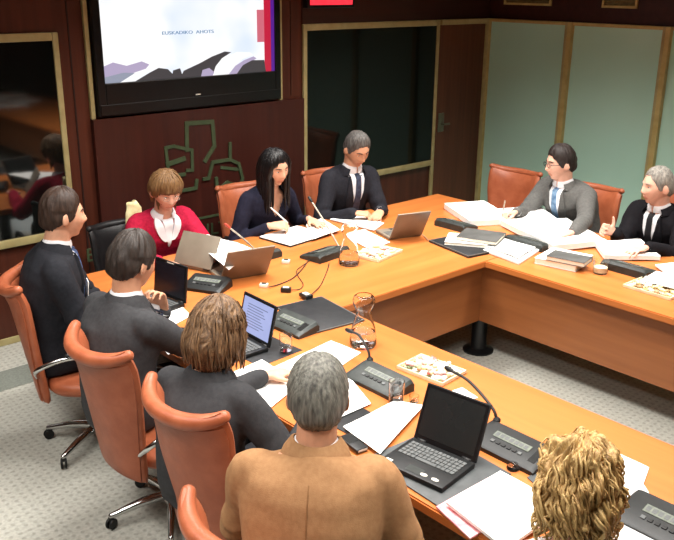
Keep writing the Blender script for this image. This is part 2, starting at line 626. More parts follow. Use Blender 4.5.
def text_mesh(name, body, size, loc, m, parent=None, ext=.004, sx=1.0, rot=None, align='LEFT'):
    cu = bpy.data.curves.new(name, 'FONT')
    cu.body = body
    cu.size = size
    cu.extrude = ext
    cu.align_x = align
    o = bpy.data.objects.new(name, cu)
    COL.objects.link(o)
    dg = bpy.context.evaluated_depsgraph_get()
    me = bpy.data.meshes.new_from_object(o.evaluated_get(dg))
    bpy.data.objects.remove(o)
    bm_ = bmesh.new()
    bm_.from_mesh(me)
    bpy.data.meshes.remove(me)
    R = rot if rot is not None else Matrix.Rotation(PI / 2, 4, 'X')
    bm_.transform(Matrix.Translation(V(loc)) @ R @ Matrix.Diagonal((sx, 1, 1, 1)))
    return bm_


# the slide's small heading (too small in the photo to read letter by letter)
tb = text_mesh('heading', 'EUSKADIKO  AHOTS', .034, (-3.88, -.050, 2.105), None, sx=1.45)
obj('slide_heading', tb, SL[6], tv, smooth=False)

# red lit sign above the dark window
sg = empty('red_lit_sign', (-2.22, -.02, 2.29), 0, 'small red lit sign box above the dark window', 'sign')
b = nb(); boxa(b, -2.50, -1.95, -.07, -.012, 2.275, 2.45, .006)
obj('sign_case', b, M['bezel'], sg, smooth=False)
b = nb(); boxa(b, -2.465, -1.985, -.075, -.068, 2.3, 2.43)
obj('sign_face', b, M['red_led'], sg, smooth=False)

# ------------------------------------------------------------------ emblem and name on the panel
em = empty('wall_emblem', (-3.6, -.05, .45), 0, 'green outline emblem with lettering on the dark wood panel', 'emblem')
YP = -.0505


_sk = [0]


def stroke(bm_, pix, wdt=.026, dep=.006):
    _sk[0] += 1
    dep += .0013 * (_sk[0] % 8)
    P = [at(120 + a / 3.744, 110 + c / 3.744, y=YP) for a, c in pix]
    for i in range(len(P) - 1):
        a, c = P[i], P[i + 1]
        dd = (c - a); L = dd.length
        ang = math.atan2(dd.z, dd.x)
        box(bm_, ((a.x + c.x) / 2, YP - dep / 2, (a.z + c.z) / 2), (L + wdt * .8, dep + .0006 * (i % 2), wdt), Matrix.Rotation(-ang, 3, 'Y'))


b = nb()
stroke(b, [(250, 150), (248, 50), (345, 44), (352, 135), (318, 190)], .034)
obj('emblem_trunk', b, M['logo'], em, smooth=False)
b = nb()
stroke(b, [(178, 212), (170, 142), (200, 135), (268, 150), (270, 225), (250, 226)])
stroke(b, [(176, 203), (238, 182)], .036)
stroke(b, [(205, 245), (240, 240)])
stroke(b, [(225, 302), (282, 292), (286, 262)])
obj('emblem_left_leaf', b, M['logo'], em, smooth=False)
b = nb()
stroke(b, [(410, 125), (410, 185), (345, 195), (330, 255), (312, 258)])
stroke(b, [(410, 185), (442, 200), (456, 255), (450, 288), (400, 270), (362, 302), (358, 255)])
stroke(b, [(380, 215), (440, 222)])
obj('emblem_right_leaf', b, M['logo'], em, smooth=False)
b = nb(); boxa(b, -3.86, -2.62, YP - .006, YP, .65, .668)
obj('emblem_rule', b, M['logo'], em, smooth=False)
tb = text_mesh('lettering', 'EUSKO LEGEBILTZARRA', .145, (0, 0, 0), None, ext=.004, rot=Matrix.Identity(4))
_w = text_mesh('lettering', 'EUSKO LEGE', .145, (0, 0, 0), None, ext=.004, rot=Matrix.Identity(4))
_k = .955 / max(v.co.x for v in _w.verts)
_w.free()
tb.transform(Matrix.Translation((-4.63, YP - .004, .50)) @ Matrix.Rotation(PI / 2, 4, 'X') @ Matrix.Diagonal((_k, 1, 1, 1)))
# every raised letter is a part
left = set(tb.verts)
while left:
    seed_ = next(iter(left)); grp_ = {seed_}; st_ = [seed_]
    while st_:
        v_ = st_.pop()
        for e_ in v_.link_edges:
            o2 = e_.other_vert(v_)
            if o2 not in grp_:
                grp_.add(o2); st_.append(o2)
    left -= grp_
    lb_ = nb(); mp_ = {v_: lb_.verts.new(v_.co) for v_ in grp_}
    for f_ in {f_ for v_ in grp_ for f_ in v_.link_faces}:
        lb_.faces.new([mp_[v_] for v_ in f_.verts])
    obj('letter', lb_, M['logo'], em, smooth=False)
tb.free()

# ================================================================== CONFERENCE TABLE
XO, XI, XR, XRO, YI, YO, YE = -5.27, -4.2142, -2.9246, -1.75, -2.4148, -.95, -8.4
tab = empty('conference_table', (-4.7, -1.7, 0), 0, 'orange wood U-shaped conference table covered with papers and laptops', 'table')


def slab(poly, z0, z1, bev):
    b_ = nb()
    prism(b_, poly, z0, z1)
    es = [e for e in b_.edges if abs(e.verts[0].co.z - e.verts[1].co.z) < 1e-6]
    bmesh.ops.bevel(b_, geom=es, offset=bev, segments=2, affect='EDGES')
    return b_


ZT0 = TT - .045
b = slab([(XO, YI - .0005), (XI, YI - .0005), (XI, YE), (XO, YE)], ZT0, TT, .006)
obj('tabletop', b, M['table_top_y'], tab, smooth=False)
b = slab([(XO, YI), (XRO, YI), (XRO, YO), (XO, YO)], ZT0, TT, .004)
obj('tabletop', b, M['table_top_x'], tab, smooth=False)
b = slab([(XR, YI - .0005), (XRO, YI - .0005), (XRO, YE), (XR, YE)], ZT0, TT, .006)
obj('tabletop', b, M['table_top_y'], tab, smooth=False)
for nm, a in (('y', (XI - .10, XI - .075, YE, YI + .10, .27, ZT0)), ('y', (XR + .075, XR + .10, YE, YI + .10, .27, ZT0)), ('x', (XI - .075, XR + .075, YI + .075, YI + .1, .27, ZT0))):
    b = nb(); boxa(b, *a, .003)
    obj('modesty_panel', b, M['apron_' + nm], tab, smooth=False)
for x, y in ((-2.76, -2.28), (-4.36, -2.28), (-2.76, -4.3), (-4.36, -4.3), (-2.2, -1.4), (-4.9, -1.4)):
    b = nb()
    lathe(b, [(.11, 0), (.11, .012), (.06, .03), (.055, .05), (.055, ZT0)], (x, y, 0), 20)
    autosmooth(obj('leg', b, M['pillar'], tab))
# ================================================================== CHAIRS
def back_surface(u, v, off, w_top=.225, w_bot=.17, z0=.36, z1=.985, arc=.95, roll=.055):
    """u -1..1 across, v 0..1 up; off = distance outward (to the rear). Chair faces +x."""
    hw = w_bot + (w_top - w_bot) * max(0, min(1, v * 1.5)) ** .8
    ang = u * arc * (.45 + .55 * v)
    R = hw / math.sin(arc * (.45 + .55 * v))
    x = -.27 - .11 * v + R * (1 - math.cos(ang)) * .9
    y = R * math.sin(ang)
    rl = max(0, (v - .82) / .18)
    x -= roll * rl * rl * .6
    z = z0 + (z1 - z0) * v + .035 * (abs(u) ** 3) * v
    n = V((-math.cos(ang), math.sin(ang) * -1, 0))
    n = V((-math.cos(ang), math.sin(ang) * -1.0, 0))
    n = V((-math.cos(ang), math.sin(ang), 0))
    return V((x, y, z)) + V((n.x, n.y, 0)) * off


def panel(bm_, f, nu, nv, t0, t1, edge_round=.5, mi=0):
    """closed padded shell between offsets t0 (front) and t1 (rear)"""
    rings = []
    for j in range(nv + 1):
        v = j / nv
        rings.append((v, 1.0))
    full = []
    mid = (t0 + t1) / 2
    hf = (t1 - t0) / 2
    rows = [(0.0, .25), (0.0, .8)] + [(j / nv, 1.0) for j in range(1, nv)] + [(1.0, .85), (1.0, .3)]
    for k, (v, sc) in enumerate(rows):
        if k == 0:
            v = -.012
        if k == len(rows) - 1:
            v = 1.035
        ring = []
        for i in range(nu + 1):
            u = -1 + 2 * i / nu
            e = 1 - .55 * max(0, (abs(u) - .86) / .14) ** 2
            ring.append(f(u, v, mid - hf * sc * e))
        for i in range(nu + 1):
            u = 1 - 2 * i / nu
            e = 1 - .55 * max(0, (abs(u) - .86) / .14) ** 2
            ring.append(f(u, v, mid + hf * sc * e))
        full.append(ring)
    loft(bm_, full, mi=mi)


def make_chair(name, label, lea, lea_b, group):
    t = empty(name, (0, 0, 0), 0, label, 'chair', group)
    # padded seat
    b_ = nb()
    rows = []
    for z, k in ((.40, .80), (.405, .93), (.43, 1.0), (.46, .98), (.475, .9), (.48, .6)):
        r = []
        for i in range(32):
            a = 2 * PI * i / 32
            ca, sa = math.cos(a), math.sin(a)
            e = .55
            x = math.copysign(abs(ca) ** e, ca) * .25 * k
            y = math.copysign(abs(sa) ** e, sa) * .25 * k * (1 - .10 * (ca < 0) * abs(ca))
            r.append(V((x + .01, y, z)))
        rows.append(r)
    loft(b_, rows)
    autosmooth(obj('seat', b_, lea, t, local=True), 50)
    b_ = nb()
    panel(b_, back_surface, 28, 16, -.028, .022)
    autosmooth(obj('backrest', b_, lea, t, local=True), 60)
    # rear shell panel
    b_ = nb()
    f2 = lambda u, v, o_: back_surface(u * .93, .02 + v * .90, o_)
    panel(b_, f2, 28, 14, .016, .031)
    autosmooth(obj('back_panel', b_, lea_b, t, local=True), 60)
    # rolled rim along the top and ends
    b_ = nb()
    pts = [back_surface(-1 + 2 * i / 24, 1.0, .0) for i in range(25)]
    rad = [.024 + .010 * (1 - abs(-1 + 2 * i / 24) ** 2.5) for i in range(25)]
    tube(b_, pts, rad, 12)
    obj('top_rim', b_, lea, t, local=True)
    for s in (-1, 1):
        b_ = nb()
        tube(b_, smooth_path([(-.27, s * .19, .52), (-.25, s * .275, .60), (-.10, s * .285, .655), (.10, s * .285, .65), (.17, s * .28, .60), (.16, s * .26, .44)], 6), .013, 10, flat=1)
        o_ = obj('armrest', b_, M['chrome'], t, local=True)
        b_ = nb()
        tube(b_, [(-.10, s * .285, .672), (.02, s * .285, .675), (.10, s * .285, .668)], [.016, .019, .016], 10, flat=.7)
        obj('arm_pad', b_, M['castor'], o_, local=True)
    b_ = nb()
    lathe(b_, [(.028, .10), (.028, .26), (.020, .262), (.020, .385), (.09, .39), (.09, .402)], (0, 0, 0), 16)
    autosmooth(obj('gas_column', b_, M['chrome'], t, local=True))
    b_ = nb(); lathe(b_, [(.02, .075), (.05, .08), (.052, .12), (.035, .135), (.02, .136)], (0, 0, 0), 16)
    autosmooth(obj('hub', b_, M['chrome'], t, local=True))
    for k in range(5):
        a = 2 * PI * k / 5 + .32
        dx, dy = math.cos(a), math.sin(a)
        b_ = nb()
        tube(b_, smooth_path([(dx * .03, dy * .03, .112), (dx * .15, dy * .15, .104), (dx * .27, dy * .27, .078), (dx * .305, dy * .305, .07)], 5), lerp_list([.024, .022, .016, .014], 5), 10)
        lg = obj('leg', b_, M['chrome'], t, local=True)
        b_ = nb()
        px, py = -dy, dx
        rot = Matrix.Rotation(a + .7, 3, 'Z') @ Matrix.Rotation(PI / 2, 3, 'X')
        for sd in (-.017, .005):
            off = rot @ V((0, 0, sd))
            lathe(b_, [(.006, 0), (.026, .001), (.028, .006), (.026, .0115), (.006, .012)], (dx * .305 + off.x, dy * .305 + off.y, .0285 + off.z), 14, rot)
        lathe(b_, [(.012, .045), (.014, .062), (.008, .078)], (dx * .305, dy * .305, 0), 10)
        autosmooth(obj('castor', b_, M['castor'], lg, local=True))
    return t


def copy_tree(o, parent=None):
    c = o.copy()
    COL.objects.link(c)
    if parent is not None:
        c.parent = parent
    for ch in list(o.children):
        copy_tree(ch, c)
    return c


def set_chair(o, x, y, hd, label=None, sc=1.0):
    o.location = (x, y, 0)
    o.rotation_euler = (0, 0, math.radians(hd))
    o.scale = (sc, sc, sc)
    if label:
        o['label'] = label


OG = 'orange leather swivel chairs around the table'
ch = make_chair('swivel_chair', 'orange leather swivel chair under the man in black suit at far left', M['leather'], M['leather_back'], OG)
CH = [(-5.385, -1.68, -30, None),
      (-5.43, -2.535, 2, 'orange leather swivel chair under the man with hand at chin, star base showing'),
      (-5.435, -3.21, 4, 'orange leather swivel chair behind the brown-haired woman in charcoal jacket'),
      (-5.74, -3.95, 8, 'orange leather swivel chair cut by the bottom edge, behind the man in tan jacket'),
      (-3.46, -.68, -93, 'orange leather swivel chair behind the woman with long black hair'),
      (-2.60, -.68, -92, 'orange leather swivel chair behind the man in dark suit with bowed head'),
      (-1.43, -1.33, 183, 'empty orange leather swivel chair left of the man in glasses'),
      (-1.43, -2.10, 181, 'orange leather swivel chair under the man in glasses, its right edge showing'),
      (-1.38, -2.95, 181, 'orange leather swivel chair under the grey-haired man in black at right edge')]
for i, (x, y, hd, lb) in enumerate(CH):
    o = ch if i == 0 else copy_tree(ch)
    set_chair(o, x, y, hd, lb, .95 if 4 <= i <= 5 else 1.0)
    if 6 <= i <= 7:
        o.scale = (.93, 1.12, .91)
bch = make_chair('office_chair', 'black leather office chair beside the woman in red cardigan', M['black_leather'], M['black_leather'], None)
set_chair(bch, -4.56, -.72, -84, None, .86)
b = nb()
cl0 = at(134, 212, y=-.42)
# ================================================================== PEOPLE
def sst(a, b, x):
    t = max(0.0, min(1.0, (x - a) / (b - a)))
    return t * t * (3 - 2 * t)


def gau(x, c, s):
    return math.exp(-((x - c) / s) ** 2)


def head_pt(d, fem=0.0):
    """point on the head for a unit direction (x right, y forward, z up); origin at the head's middle"""
    dx, dy, dz = d
    x = .0765 * dx
    y = .096 * dy
    z = .118 * dz
    # jaw narrows, chin forward, nape hollow
    lo_ = sst(0.05, -1.0, dz)
    x *= 1 - (.36 + .05 * fem) * lo_
    if dy < 0:
        y *= 1 - .42 * sst(-.25, -.9, dz)
    else:
        y = .096 * (dy ** .86)
        y *= 1 - .10 * sst(.35, 1.0, dz)
    y -= .006
    if dz < 0 and dy > 0:
        y += .010 * sst(-.55, -.95, dz) * (dy)
        z += .010 * sst(-.8, -1.0, dz)
    if dy > .15:
        fr = sst(.15, .5, dy)
        y += fr * (.0185 * gau(x, 0, .011) * gau(z, -.024, .015) + .010 * gau(x, 0, .009) * gau(z, -.004, .018))
        y += fr * .010 * gau(abs(x), .012, .009) * gau(z, -.03, .009)
        y -= fr * .011 * gau(abs(x), .031, .014) * gau(z, .010, .013)
        y += fr * (.005 - .002 * fem) * gau(abs(x), .028, .022) * gau(z, .030, .010)
        y += fr * .006 * gau(x, 0, .022) * gau(z, -.060, .010)
        y -= fr * .004 * gau(x, 0, .02) * gau(z, -.077, .007)
        y += fr * .005 * gau(x, 0, .018) * gau(z, -.096, .013)
        y += fr * .004 * gau(abs(x), .045, .016) * gau(z, -.02, .02)
    return V((x, y, z))


def sphere_grid(f, nu=56, nv=40):
    rows = []
    for j in range(1, nv):
        th = PI * j / nv
        rows.append([f(V((math.sin(th) * math.sin(2 * PI * i / nu), math.sin(th) * math.cos(2 * PI * i / nu), -math.cos(th)))) for i in range(nu)])
    return rows


HEAD_ROWS = {fem: sphere_grid(lambda d: head_pt(d, fem)) for fem in (0.0, 1.0)}


def head_bvh(fem):
    b_ = nb()
    loft(b_, HEAD_ROWS[fem])
    t = BVHTree.FromBMesh(b_)
    b_.free()
    return t


HB = {fem: head_bvh(fem) for fem in (0.0, 1.0)}


def face_y(x, z, fem):
    h = HB[fem].ray_cast(V((x, .4, z)), V((0, -1, 0)))
    return h[0].y if h[0] is not None else .08


def hand_mesh(bm_, Wp, d, n, side, s, curl=(30, 30, 30), thumb=(.75, .65, -.25), spread=1.0):
    """palm, four fingers and a thumb; d finger direction, n back-of-hand normal; side +1 right, -1 left"""
    d = V(d).normalized()
    n = (V(n) - d * V(n).dot(d)).normalized()
    x = d.cross(n)                       # towards the little finger for a right hand with back up
    tx = -x if side > 0 else x           # towards the thumb
    L = lambda a, b_, c_: Wp + (tx * a + d * b_ + n * c_) * s
    rings = []
    for yy, wd, th in ((-.03, .021, .018), (-.01, .024, .017), (.02, .033, .016), (.055, .040, .0145), (.08, .041, .012), (.093, .037, .009)):
        rings.append([L(math.cos(2 * PI * k / 12) * wd, yy, math.sin(2 * PI * k / 12) * th - (.004 if yy > .05 else 0)) for k in range(12)])
    loft(bm_, rings)
    for k, (xo, ln, r) in enumerate(((.030, .072, .0088), (.010, .080, .0090), (-.010, .074, .0088), (-.029, .058, .0078))):
        p = V((xo, .086 - abs(k - 1.2) * .003, -.003))
        pts = [V((xo * .9, .055, -.003)), p]
        a = 0
        sp = (xo * .9 * spread)
        for fr, cu in ((.45, curl[0]), (.30, curl[1]), (.25, curl[2])):
            a += math.radians(cu)
            p = p + V((sp * fr * .35, math.cos(a) * ln * fr, -math.sin(a) * ln * fr))
            pts.append(p)
        W_ = [L(*q_) for q_ in pts]
        tube(bm_, W_, [r * s * m_ for m_ in (1.0, 1.05, 1.0, .92, .80)], 8)
    t0 = V((.018, .018, -.004))
    td = V(thumb).normalized()
    pts = [t0, t0 + td * .034, t0 + td * .060 + V((-.004, .004, 0)), t0 + td * .082 + V((-.012, .010, -.002))]
    tube(bm_, [L(*q_) for q_ in pts], [.0125 * s, .0115 * s, .0100 * s, .0082 * s], 8)


def ellring(c, ax, ay, a, b_, n=28, pw=2.4):
    r = []
    for k in range(n):
        t = 2 * PI * k / n
        ct, st = math.cos(t), math.sin(t)
        r.append(c + ax * (math.copysign(abs(ct) ** (2 / pw), ct) * a) + ay * (math.copysign(abs(st) ** (2 / pw), st) * b_))
    return r


def two_bone(a, c, l1, l2, pole):
    dv = c - a
    L = dv.length
    if L > (l1 + l2) * .985:
        k = L / ((l1 + l2) * .985)
        l1 *= k
        l2 *= k
    u = dv.normalized()
    x = (l1 * l1 - l2 * l2 + L * L) / (2 * L)
    h = math.sqrt(max(0, l1 * l1 - x * x))
    p = V(pole) - u * V(pole).dot(u)
    p.normalize()
    return a + u * x + p * h


SKIN = {}


def skin_mat(key, c):
    if key not in SKIN:
        SKIN[key] = mat('skin_' + key, c, .5, tuple(v * .9 for v in c[:3]) + (1,), 35, spec=.4)
    return SKIN[key]


M['eye_white'] = mat('eye_white', rgb(215, 208, 200), .3)
M['iris'] = mat('iris_dark', rgb(38, 26, 20), .2)
M['shirt_white'] = mat('shirt_white', rgb(232, 232, 234), .8, rgb(220, 220, 224), 20)
M['nail'] = mat('nail', rgb(222, 170, 150), .4)


class Person:
    pass


def person(label, head, hh, bh, hp=0, hr=0, s=1.1, b=.2, fem=0.0, skin=('fair', rgb(214, 160, 130)), hands=None, top=None, legs=None, zseat=.5, shoulder=1.0, voxel=.0062, name='person', leg_dir=None, lean_side=0.0, knee=None, depth=1.0):
    """head: head middle in the world; hh head heading, bh body heading, hp pitch down, hr roll (deg)"""
    P = Person()
    hc = V(head)
    a = math.radians(bh)
    F = V((math.cos(a), math.sin(a), 0))
    R = V((math.sin(a), -math.cos(a), 0))
    Z = V((0, 0, 1))
    ah = math.radians(hh)
    # head rotation: local x right, y forward, z up
    hF = V((math.cos(ah), math.sin(ah), 0)); hR = V((math.sin(ah), -math.cos(ah), 0))
    Rh = Matrix((hR, hF, Z)).transposed() @ Matrix.Rotation(-math.radians(hp), 3, 'X') @ Matrix.Rotation(math.radians(hr), 3, 'Y')
    hm = Matrix.Translation(hc) @ Rh.to_4x4() @ Matrix.Scale(s, 4)
    P.hm, P.Rh, P.s, P.fem, P.shoulder, P.depth = hm, Rh, s, fem, shoulder, depth
    C = hc - Z * (.142 * s) - F * (.050 * s) - hF * (.02 * s * math.sin(math.radians(max(0, hp))))
    pel = V((C.x, C.y, 0)) - F * b - R * lean_side
    pel.z = zseat + .09
    root = empty(name, (pel.x, pel.y, 0), a - PI / 2, label, 'person')
    P.root = root
    mid = pel.lerp(C, .5) - F * (.035 * s)
    spine = smooth_path([pel, pel.lerp(mid, .6) - F * .01, mid, mid.lerp(C, .55) - F * .005, C], 6)
    cum = [0]
    for i in range(1, len(spine)):
        cum.append(cum[-1] + (spine[i] - spine[i - 1]).length)
    LT = cum[-1]

    def sp(t):
        if t <= 0:
            dv = (spine[1] - spine[0]).normalized()
            return spine[0] + dv * (t * LT), dv
        if t >= 1:
            dv = (spine[-1] - spine[-2]).normalized()
            return spine[-1] + dv * ((t - 1) * LT), dv
        for i in range(1, len(cum)):
            if cum[i] >= t * LT:
                k = (t * LT - cum[i - 1]) / (cum[i] - cum[i - 1])
                i0, i1 = max(0, i - 2), min(len(spine) - 1, i + 1)
                return spine[i - 1].lerp(spine[i], k), (spine[i1] - spine[i0]).normalized()
    P.sp = sp
    P.F, P.R = F, R

    def torso(bm_, prof, grow):
        rings = []
        for t, aa, bb in prof:
            c, tg = sp(t)
            rx = (R - tg * R.dot(tg)).normalized()
            dp = tg.cross(rx)
            if dp.dot(F) < 0:
                dp = -dp
            rings.append(ellring(c, rx, dp, aa * s * shoulder + grow, bb * s * depth + grow))
        loft(bm_, rings)
    PROF = [(-.16, .13, .10), (-.08, .168, .13), (.04, .175, .138), (.2, .165, .132), (.4, .160, .124), (.58, .172, .130), (.72, .180, .126), (.82, .178, .110), (.89, .162, .092), (.95, .122, .078), (1.0, .075, .066), (1.04, .062, .06)]
    if fem:
        PROF = [(t, aa * .93, bb * (1.0 if .5 < t < .8 else .93)) for t, aa, bb in PROF]
    P.PROF = PROF
    body = nb()
    torso(body, PROF, -.008)
    # neck
    nb0 = sp(.94)[0]
    nb1 = hm @ V((0, -.028, -.06))
    ntop = hm @ V((0, -.02, -.02))
    rn = .052 if fem else .059
    tube(body, [nb0, C + (nb1 - C) * .25, nb1, ntop], [rn * 1.25 * s, rn * 1.05 * s, rn * s, rn * .9 * s], 16)
    loft(body, [[hm @ p for p in r] for r in HEAD_ROWS[fem]])
    for sd in (-1, 1):
        e = []
        for j in range(1, 8):
            th = PI * j / 8
            e.append([hm @ V((sd * (.0735 + .010 * math.sin(th) + .010 * math.sin(th) * max(0, -math.cos(2 * PI * i / 12))) + .007 * math.cos(2 * PI * i / 12) * 0,
                              -.012 + .019 * math.sin(th) * math.cos(2 * PI * i / 12) - .004 * math.cos(th),
                              -.004 - .033 * math.cos(th) + 0 * i)) + Rh @ V((sd * .006 * s * math.sin(2 * PI * i / 12), 0, 0)) for i in range(12)])
        loft(body, e)
    # arms
    P.arms = {}
    for side, key in ((1, 'R'), (-1, 'L')):
        c, tg = sp(.835)
        SJ = c + R * (side * .168 * s * shoulder * (.93 if fem else 1))
        hd = (hands or {}).get(key)
        if hd is None:
            hd = dict(w=SJ + F * (.38 * s) - Z * (.30 * s) - R * (side * .05), d=F - R * side * .3, n=Z, pose='rest')
        Wp = V(hd['w'])
        pole = V(hd.get('pole', (-Z * .8 + R * (side * .55) - F * .35)))
        E_ = two_bone(SJ, Wp, .285 * s, .255 * s, pole)
        P.arms[key] = (SJ, E_, Wp)
        path = smooth_path([SJ - R * (side * .05 * s), SJ, SJ.lerp(E_, .5), E_, E_.lerp(Wp, .5), Wp], 4)
        rad = lerp_list([.05 * s, .052 * s, .046 * s, .038 * s, .034 * s, .024 * s], 4)
        tube(body, path, rad, 12)
        pose = hd.get('pose', 'rest')
        cu = {'rest': (18, 22, 18), 'flat': (6, 8, 6), 'grip': (48, 55, 35), 'fist': (75, 85, 60), 'thumb': (78, 88, 60), 'chin': (40, 50, 30)}[pose]
        tb_ = {'rest': (.7, .7, -.2), 'flat': (.7, .7, -.1), 'grip': (.45, .8, -.5), 'fist': (.35, .7, -.6), 'thumb': (1.0, .12, .05), 'chin': (.8, .6, -.1)}[pose]
        hand_mesh(body, Wp + (V(hd['d']).normalized() * .015 * s), hd['d'], hd.get('n', Z), side, s * .98, cu, tb_)
    body = fuse(body, voxel, 3, .45)
    # lips get their own colour
    inv = hm.inverted()
    for f in body.faces:
        p = inv @ f.calc_center_median()
        if p.y > .05 and abs(p.x) < .024 - max(0, abs(p.z + .062) - .004) * 1.2 and -.073 < p.z < -.052:
            f.material_index = 1
    sm = skin_mat(*skin)
    lm = skin_mat(skin[0] + '_lips', tuple(a_ * b_ for a_, b_ in zip(skin[1][:3], (.84, .64, .62))) + (1,))
    P.skin = sm
    P.body = obj('body', body, [sm, lm], root)
    # eyes
    for sd in (-1, 1):
        b_ = nb()
        y0 = face_y(sd * .031, .010, fem) - .0070
        r = .0118
        gz = V((0, 1, -.25)).normalized()
        rows = sphere_grid(lambda d: d, 16, 12)
        loft(b_, [[hm @ (V((sd * .031, y0, .010)) + d * r) for d in rr] for rr in rows])
        ce = hm @ V((sd * .031, y0, .010))
        gw = (Rh @ gz)
        for f in b_.faces:
            if (f.calc_center_median() - ce).normalized().dot(gw) > .88:
                f.material_index = 1
        obj('eye', b_, [M['eye_white'], M['iris']], root)
        b_ = nb()
        rr = [d for d in sphere_grid(lambda d: d, 20, 16)]
        ring = []
        for k in range(6):
            ph = math.radians(20 + k * 24)      # lid as a half shell over the top of the eye
            ring.append([hm @ (V((sd * .031, y0, .010)) + (V((math.cos(PI * i / 12) * 1.0, math.sin(PI * i / 12) * math.cos(ph), math.sin(PI * i / 12) * math.sin(ph)))) * .0128) for i in range(13)])
        vv = [[b_.verts.new(p) for p in r_] for r_ in ring]
        for i in range(5):
            for j in range(12):
                try:
                    b_.faces.new((vv[i][j], vv[i][j + 1], vv[i + 1][j + 1], vv[i + 1][j]))
                except ValueError:
                    pass
        bmesh.ops.remove_doubles(b_, verts=b_.verts, dist=1e-5)
        obj('eyelid', b_, sm, root)
    return P


def garment(P, name, m, grow=.014, sleeves=True, rsleeve=1.0, voxel=.011, wr=.0075, hem=-.13, neck_t=.985, seed=1.0, cut=None, sleeve_end=1.0, mi_map=None, it=5):
    s = P.s
    bm_ = nb()
    rings = []
    R, F = P.R, P.F
    prof = [(hem, .16, .13)] + [p for p in P.PROF if p[0] > hem + .03 and p[0] < neck_t - .01]
    prof += [(neck_t, .074, .068)]
    for t, aa, bb in prof:
        c, tg = P.sp(t)
        rx = (R - tg * R.dot(tg)).normalized()
        dp = tg.cross(rx)
        if dp.dot(F) < 0:
            dp = -dp
        rings.append(ellring(c, rx, dp, aa * s * P.shoulder + grow, bb * s * P.depth + grow))
    loft(bm_, rings)
    if sleeves:
        for key, side in (('R', 1), ('L', -1)):
            SJ, E_, Wp = P.arms[key]
            We = E_.lerp(Wp, sleeve_end)
            pts = smooth_path([SJ - R * (side * .07 * s), SJ + V((0, 0, .002)), SJ.lerp(E_, .5), E_, E_.lerp(We, .5), We - (We - E_).normalized() * .01], 5)
            k = rsleeve
            rad = lerp_list([.066 * s * k, .070 * s * k, .064 * s * k, .055 * s * k, .049 * s * k, .040 * s * k], 5)
            tube(bm_, pts, rad, 14)
    bm_ = fuse(bm_, voxel, it, .55)
    roughen(bm_, wr, 7.0, seed, wr * .55, 15.0)
    if sleeves:
        # folds round the elbows
        for key in ('R', 'L'):
            SJ, E_, Wp = P.arms[key]
            ax = (Wp - SJ).normalized()
            for v in bm_.verts:
                dd = (v.co - E_).length
                if dd < .16 * s:
                    v.co += v.normal * (.006 * math.sin((v.co - E_).dot(ax) * 105 + 3 * noise.noise(v.co * 9)) * (1 - dd / (.16 * s)))
    P.bvh = BVHTree.FromBMesh(bm_)
    if cut:
        dele = [f for f in bm_.faces if cut(P, f.calc_center_median())]
        bmesh.ops.delete(bm_, geom=dele, context='FACES')
    o = obj(name, bm_, m, P.root)
    P.top = o
    return o


def chest_uv(P, p):
    """u across, v up the spine, and whether in front"""
    best = None
    for i in range(41):
        t = .3 + .75 * i / 40
        c, tg = P.sp(t)
        dd = abs((p - c).dot(tg))
        if best is None or dd < best[0]:
            best = (dd, t, c)
    t, c = best[1], best[2]
    return (p - c).dot(P.R) / P.s, t, (p - c).dot(P.F)


def vneck(u, t, depth_t, wtop):
    k = (t - depth_t) / (1.0 - depth_t)
    return k > 0 and abs(u) < wtop * k


def patch(P, name, m, outline, off, n=(8, 12), parent=None, thick=.004):
    """outline(v01)->(u0,u1,t): a strip projected on the garment front"""
    bm_ = nb()
    nu, nv = n
    fr, bk = [], []
    for j in range(nv + 1):
        u0, u1, t = outline(j / nv)
        th_ = math.radians(58) * max(0.0, (t - .80) / .2)
        c, tg = P.sp(min(t, .80 + (t - .80) * .45) if t > .80 else t)
        rx = (P.R - tg * P.R.dot(tg)).normalized()
        fw_ = tg.cross(rx)
        if fw_.dot(P.F) < 0:
            fw_ = -fw_
        fw_ = (fw_ * math.cos(th_) + tg * math.sin(th_)).normalized()
        ra, rb = [], []
        for i in range(nu + 1):
            u = (u0 + (u1 - u0) * i / nu) * P.s
            org = c + rx * u + fw_ * (.215 * P.s)
            h = P.bvh.ray_cast(org, -fw_, .4)
            p = h[0] if h[0] is not None else c + rx * u + fw_ * .09 * P.s
            ra.append(p + fw_ * (off + thick))
            rb.append(p + fw_ * (off - .012))
        fr.append(ra); bk.append(rb)
    rings = [fr[j] + list(reversed(bk[j])) for j in range(nv + 1)]
    loft(bm_, rings)
    return autosmooth(obj(name, bm_, m, parent or P.root), 50)


def collar(P, name, m, r0, r1, t0, up, front_open=0.0, tilt=.014):
    """band round the neck: from the spine at t0 (radius r0) to 'up' metres above the neck base (radius r1)"""
    bm_ = nb()
    s = P.s
    c0, tg = P.sp(t0)
    cb = P.sp(1.0)[0]
    nk = (P.hm @ V((0, -.026, -.05)) - cb).normalized()
    c1 = cb + nk * (up * s)
    rx = P.R
    nn = 32
    rings = []
    a0 = front_open
    for k in range(nn + 1):
        ang = PI / 2 + a0 + (2 * PI - 2 * a0) * k / nn
        dr = rx * math.cos(ang) + P.F * (math.sin(ang) * .95)
        fr = max(0, math.sin(ang))
        dz = V((0, 0, -tilt * s * fr))
        o0 = c0 + dr * (r0 * s) + dz
        o1 = c1 + dr * (r1 * s) + dz * 2.0
        om = o0.lerp(o1, .55) + dr * .004
        rings.append([o0 + dr * .005, om + dr * .006, o1 + dr * .003, o1 - dr * .004, om - dr * .004, o0 - dr * .006])
    if a0 == 0:
        loft(bm_, rings[:-1], caps=False, closed=True)
    else:
        loft(bm_, rings)
    return autosmooth(obj(name, bm_, m, P.root), 60)


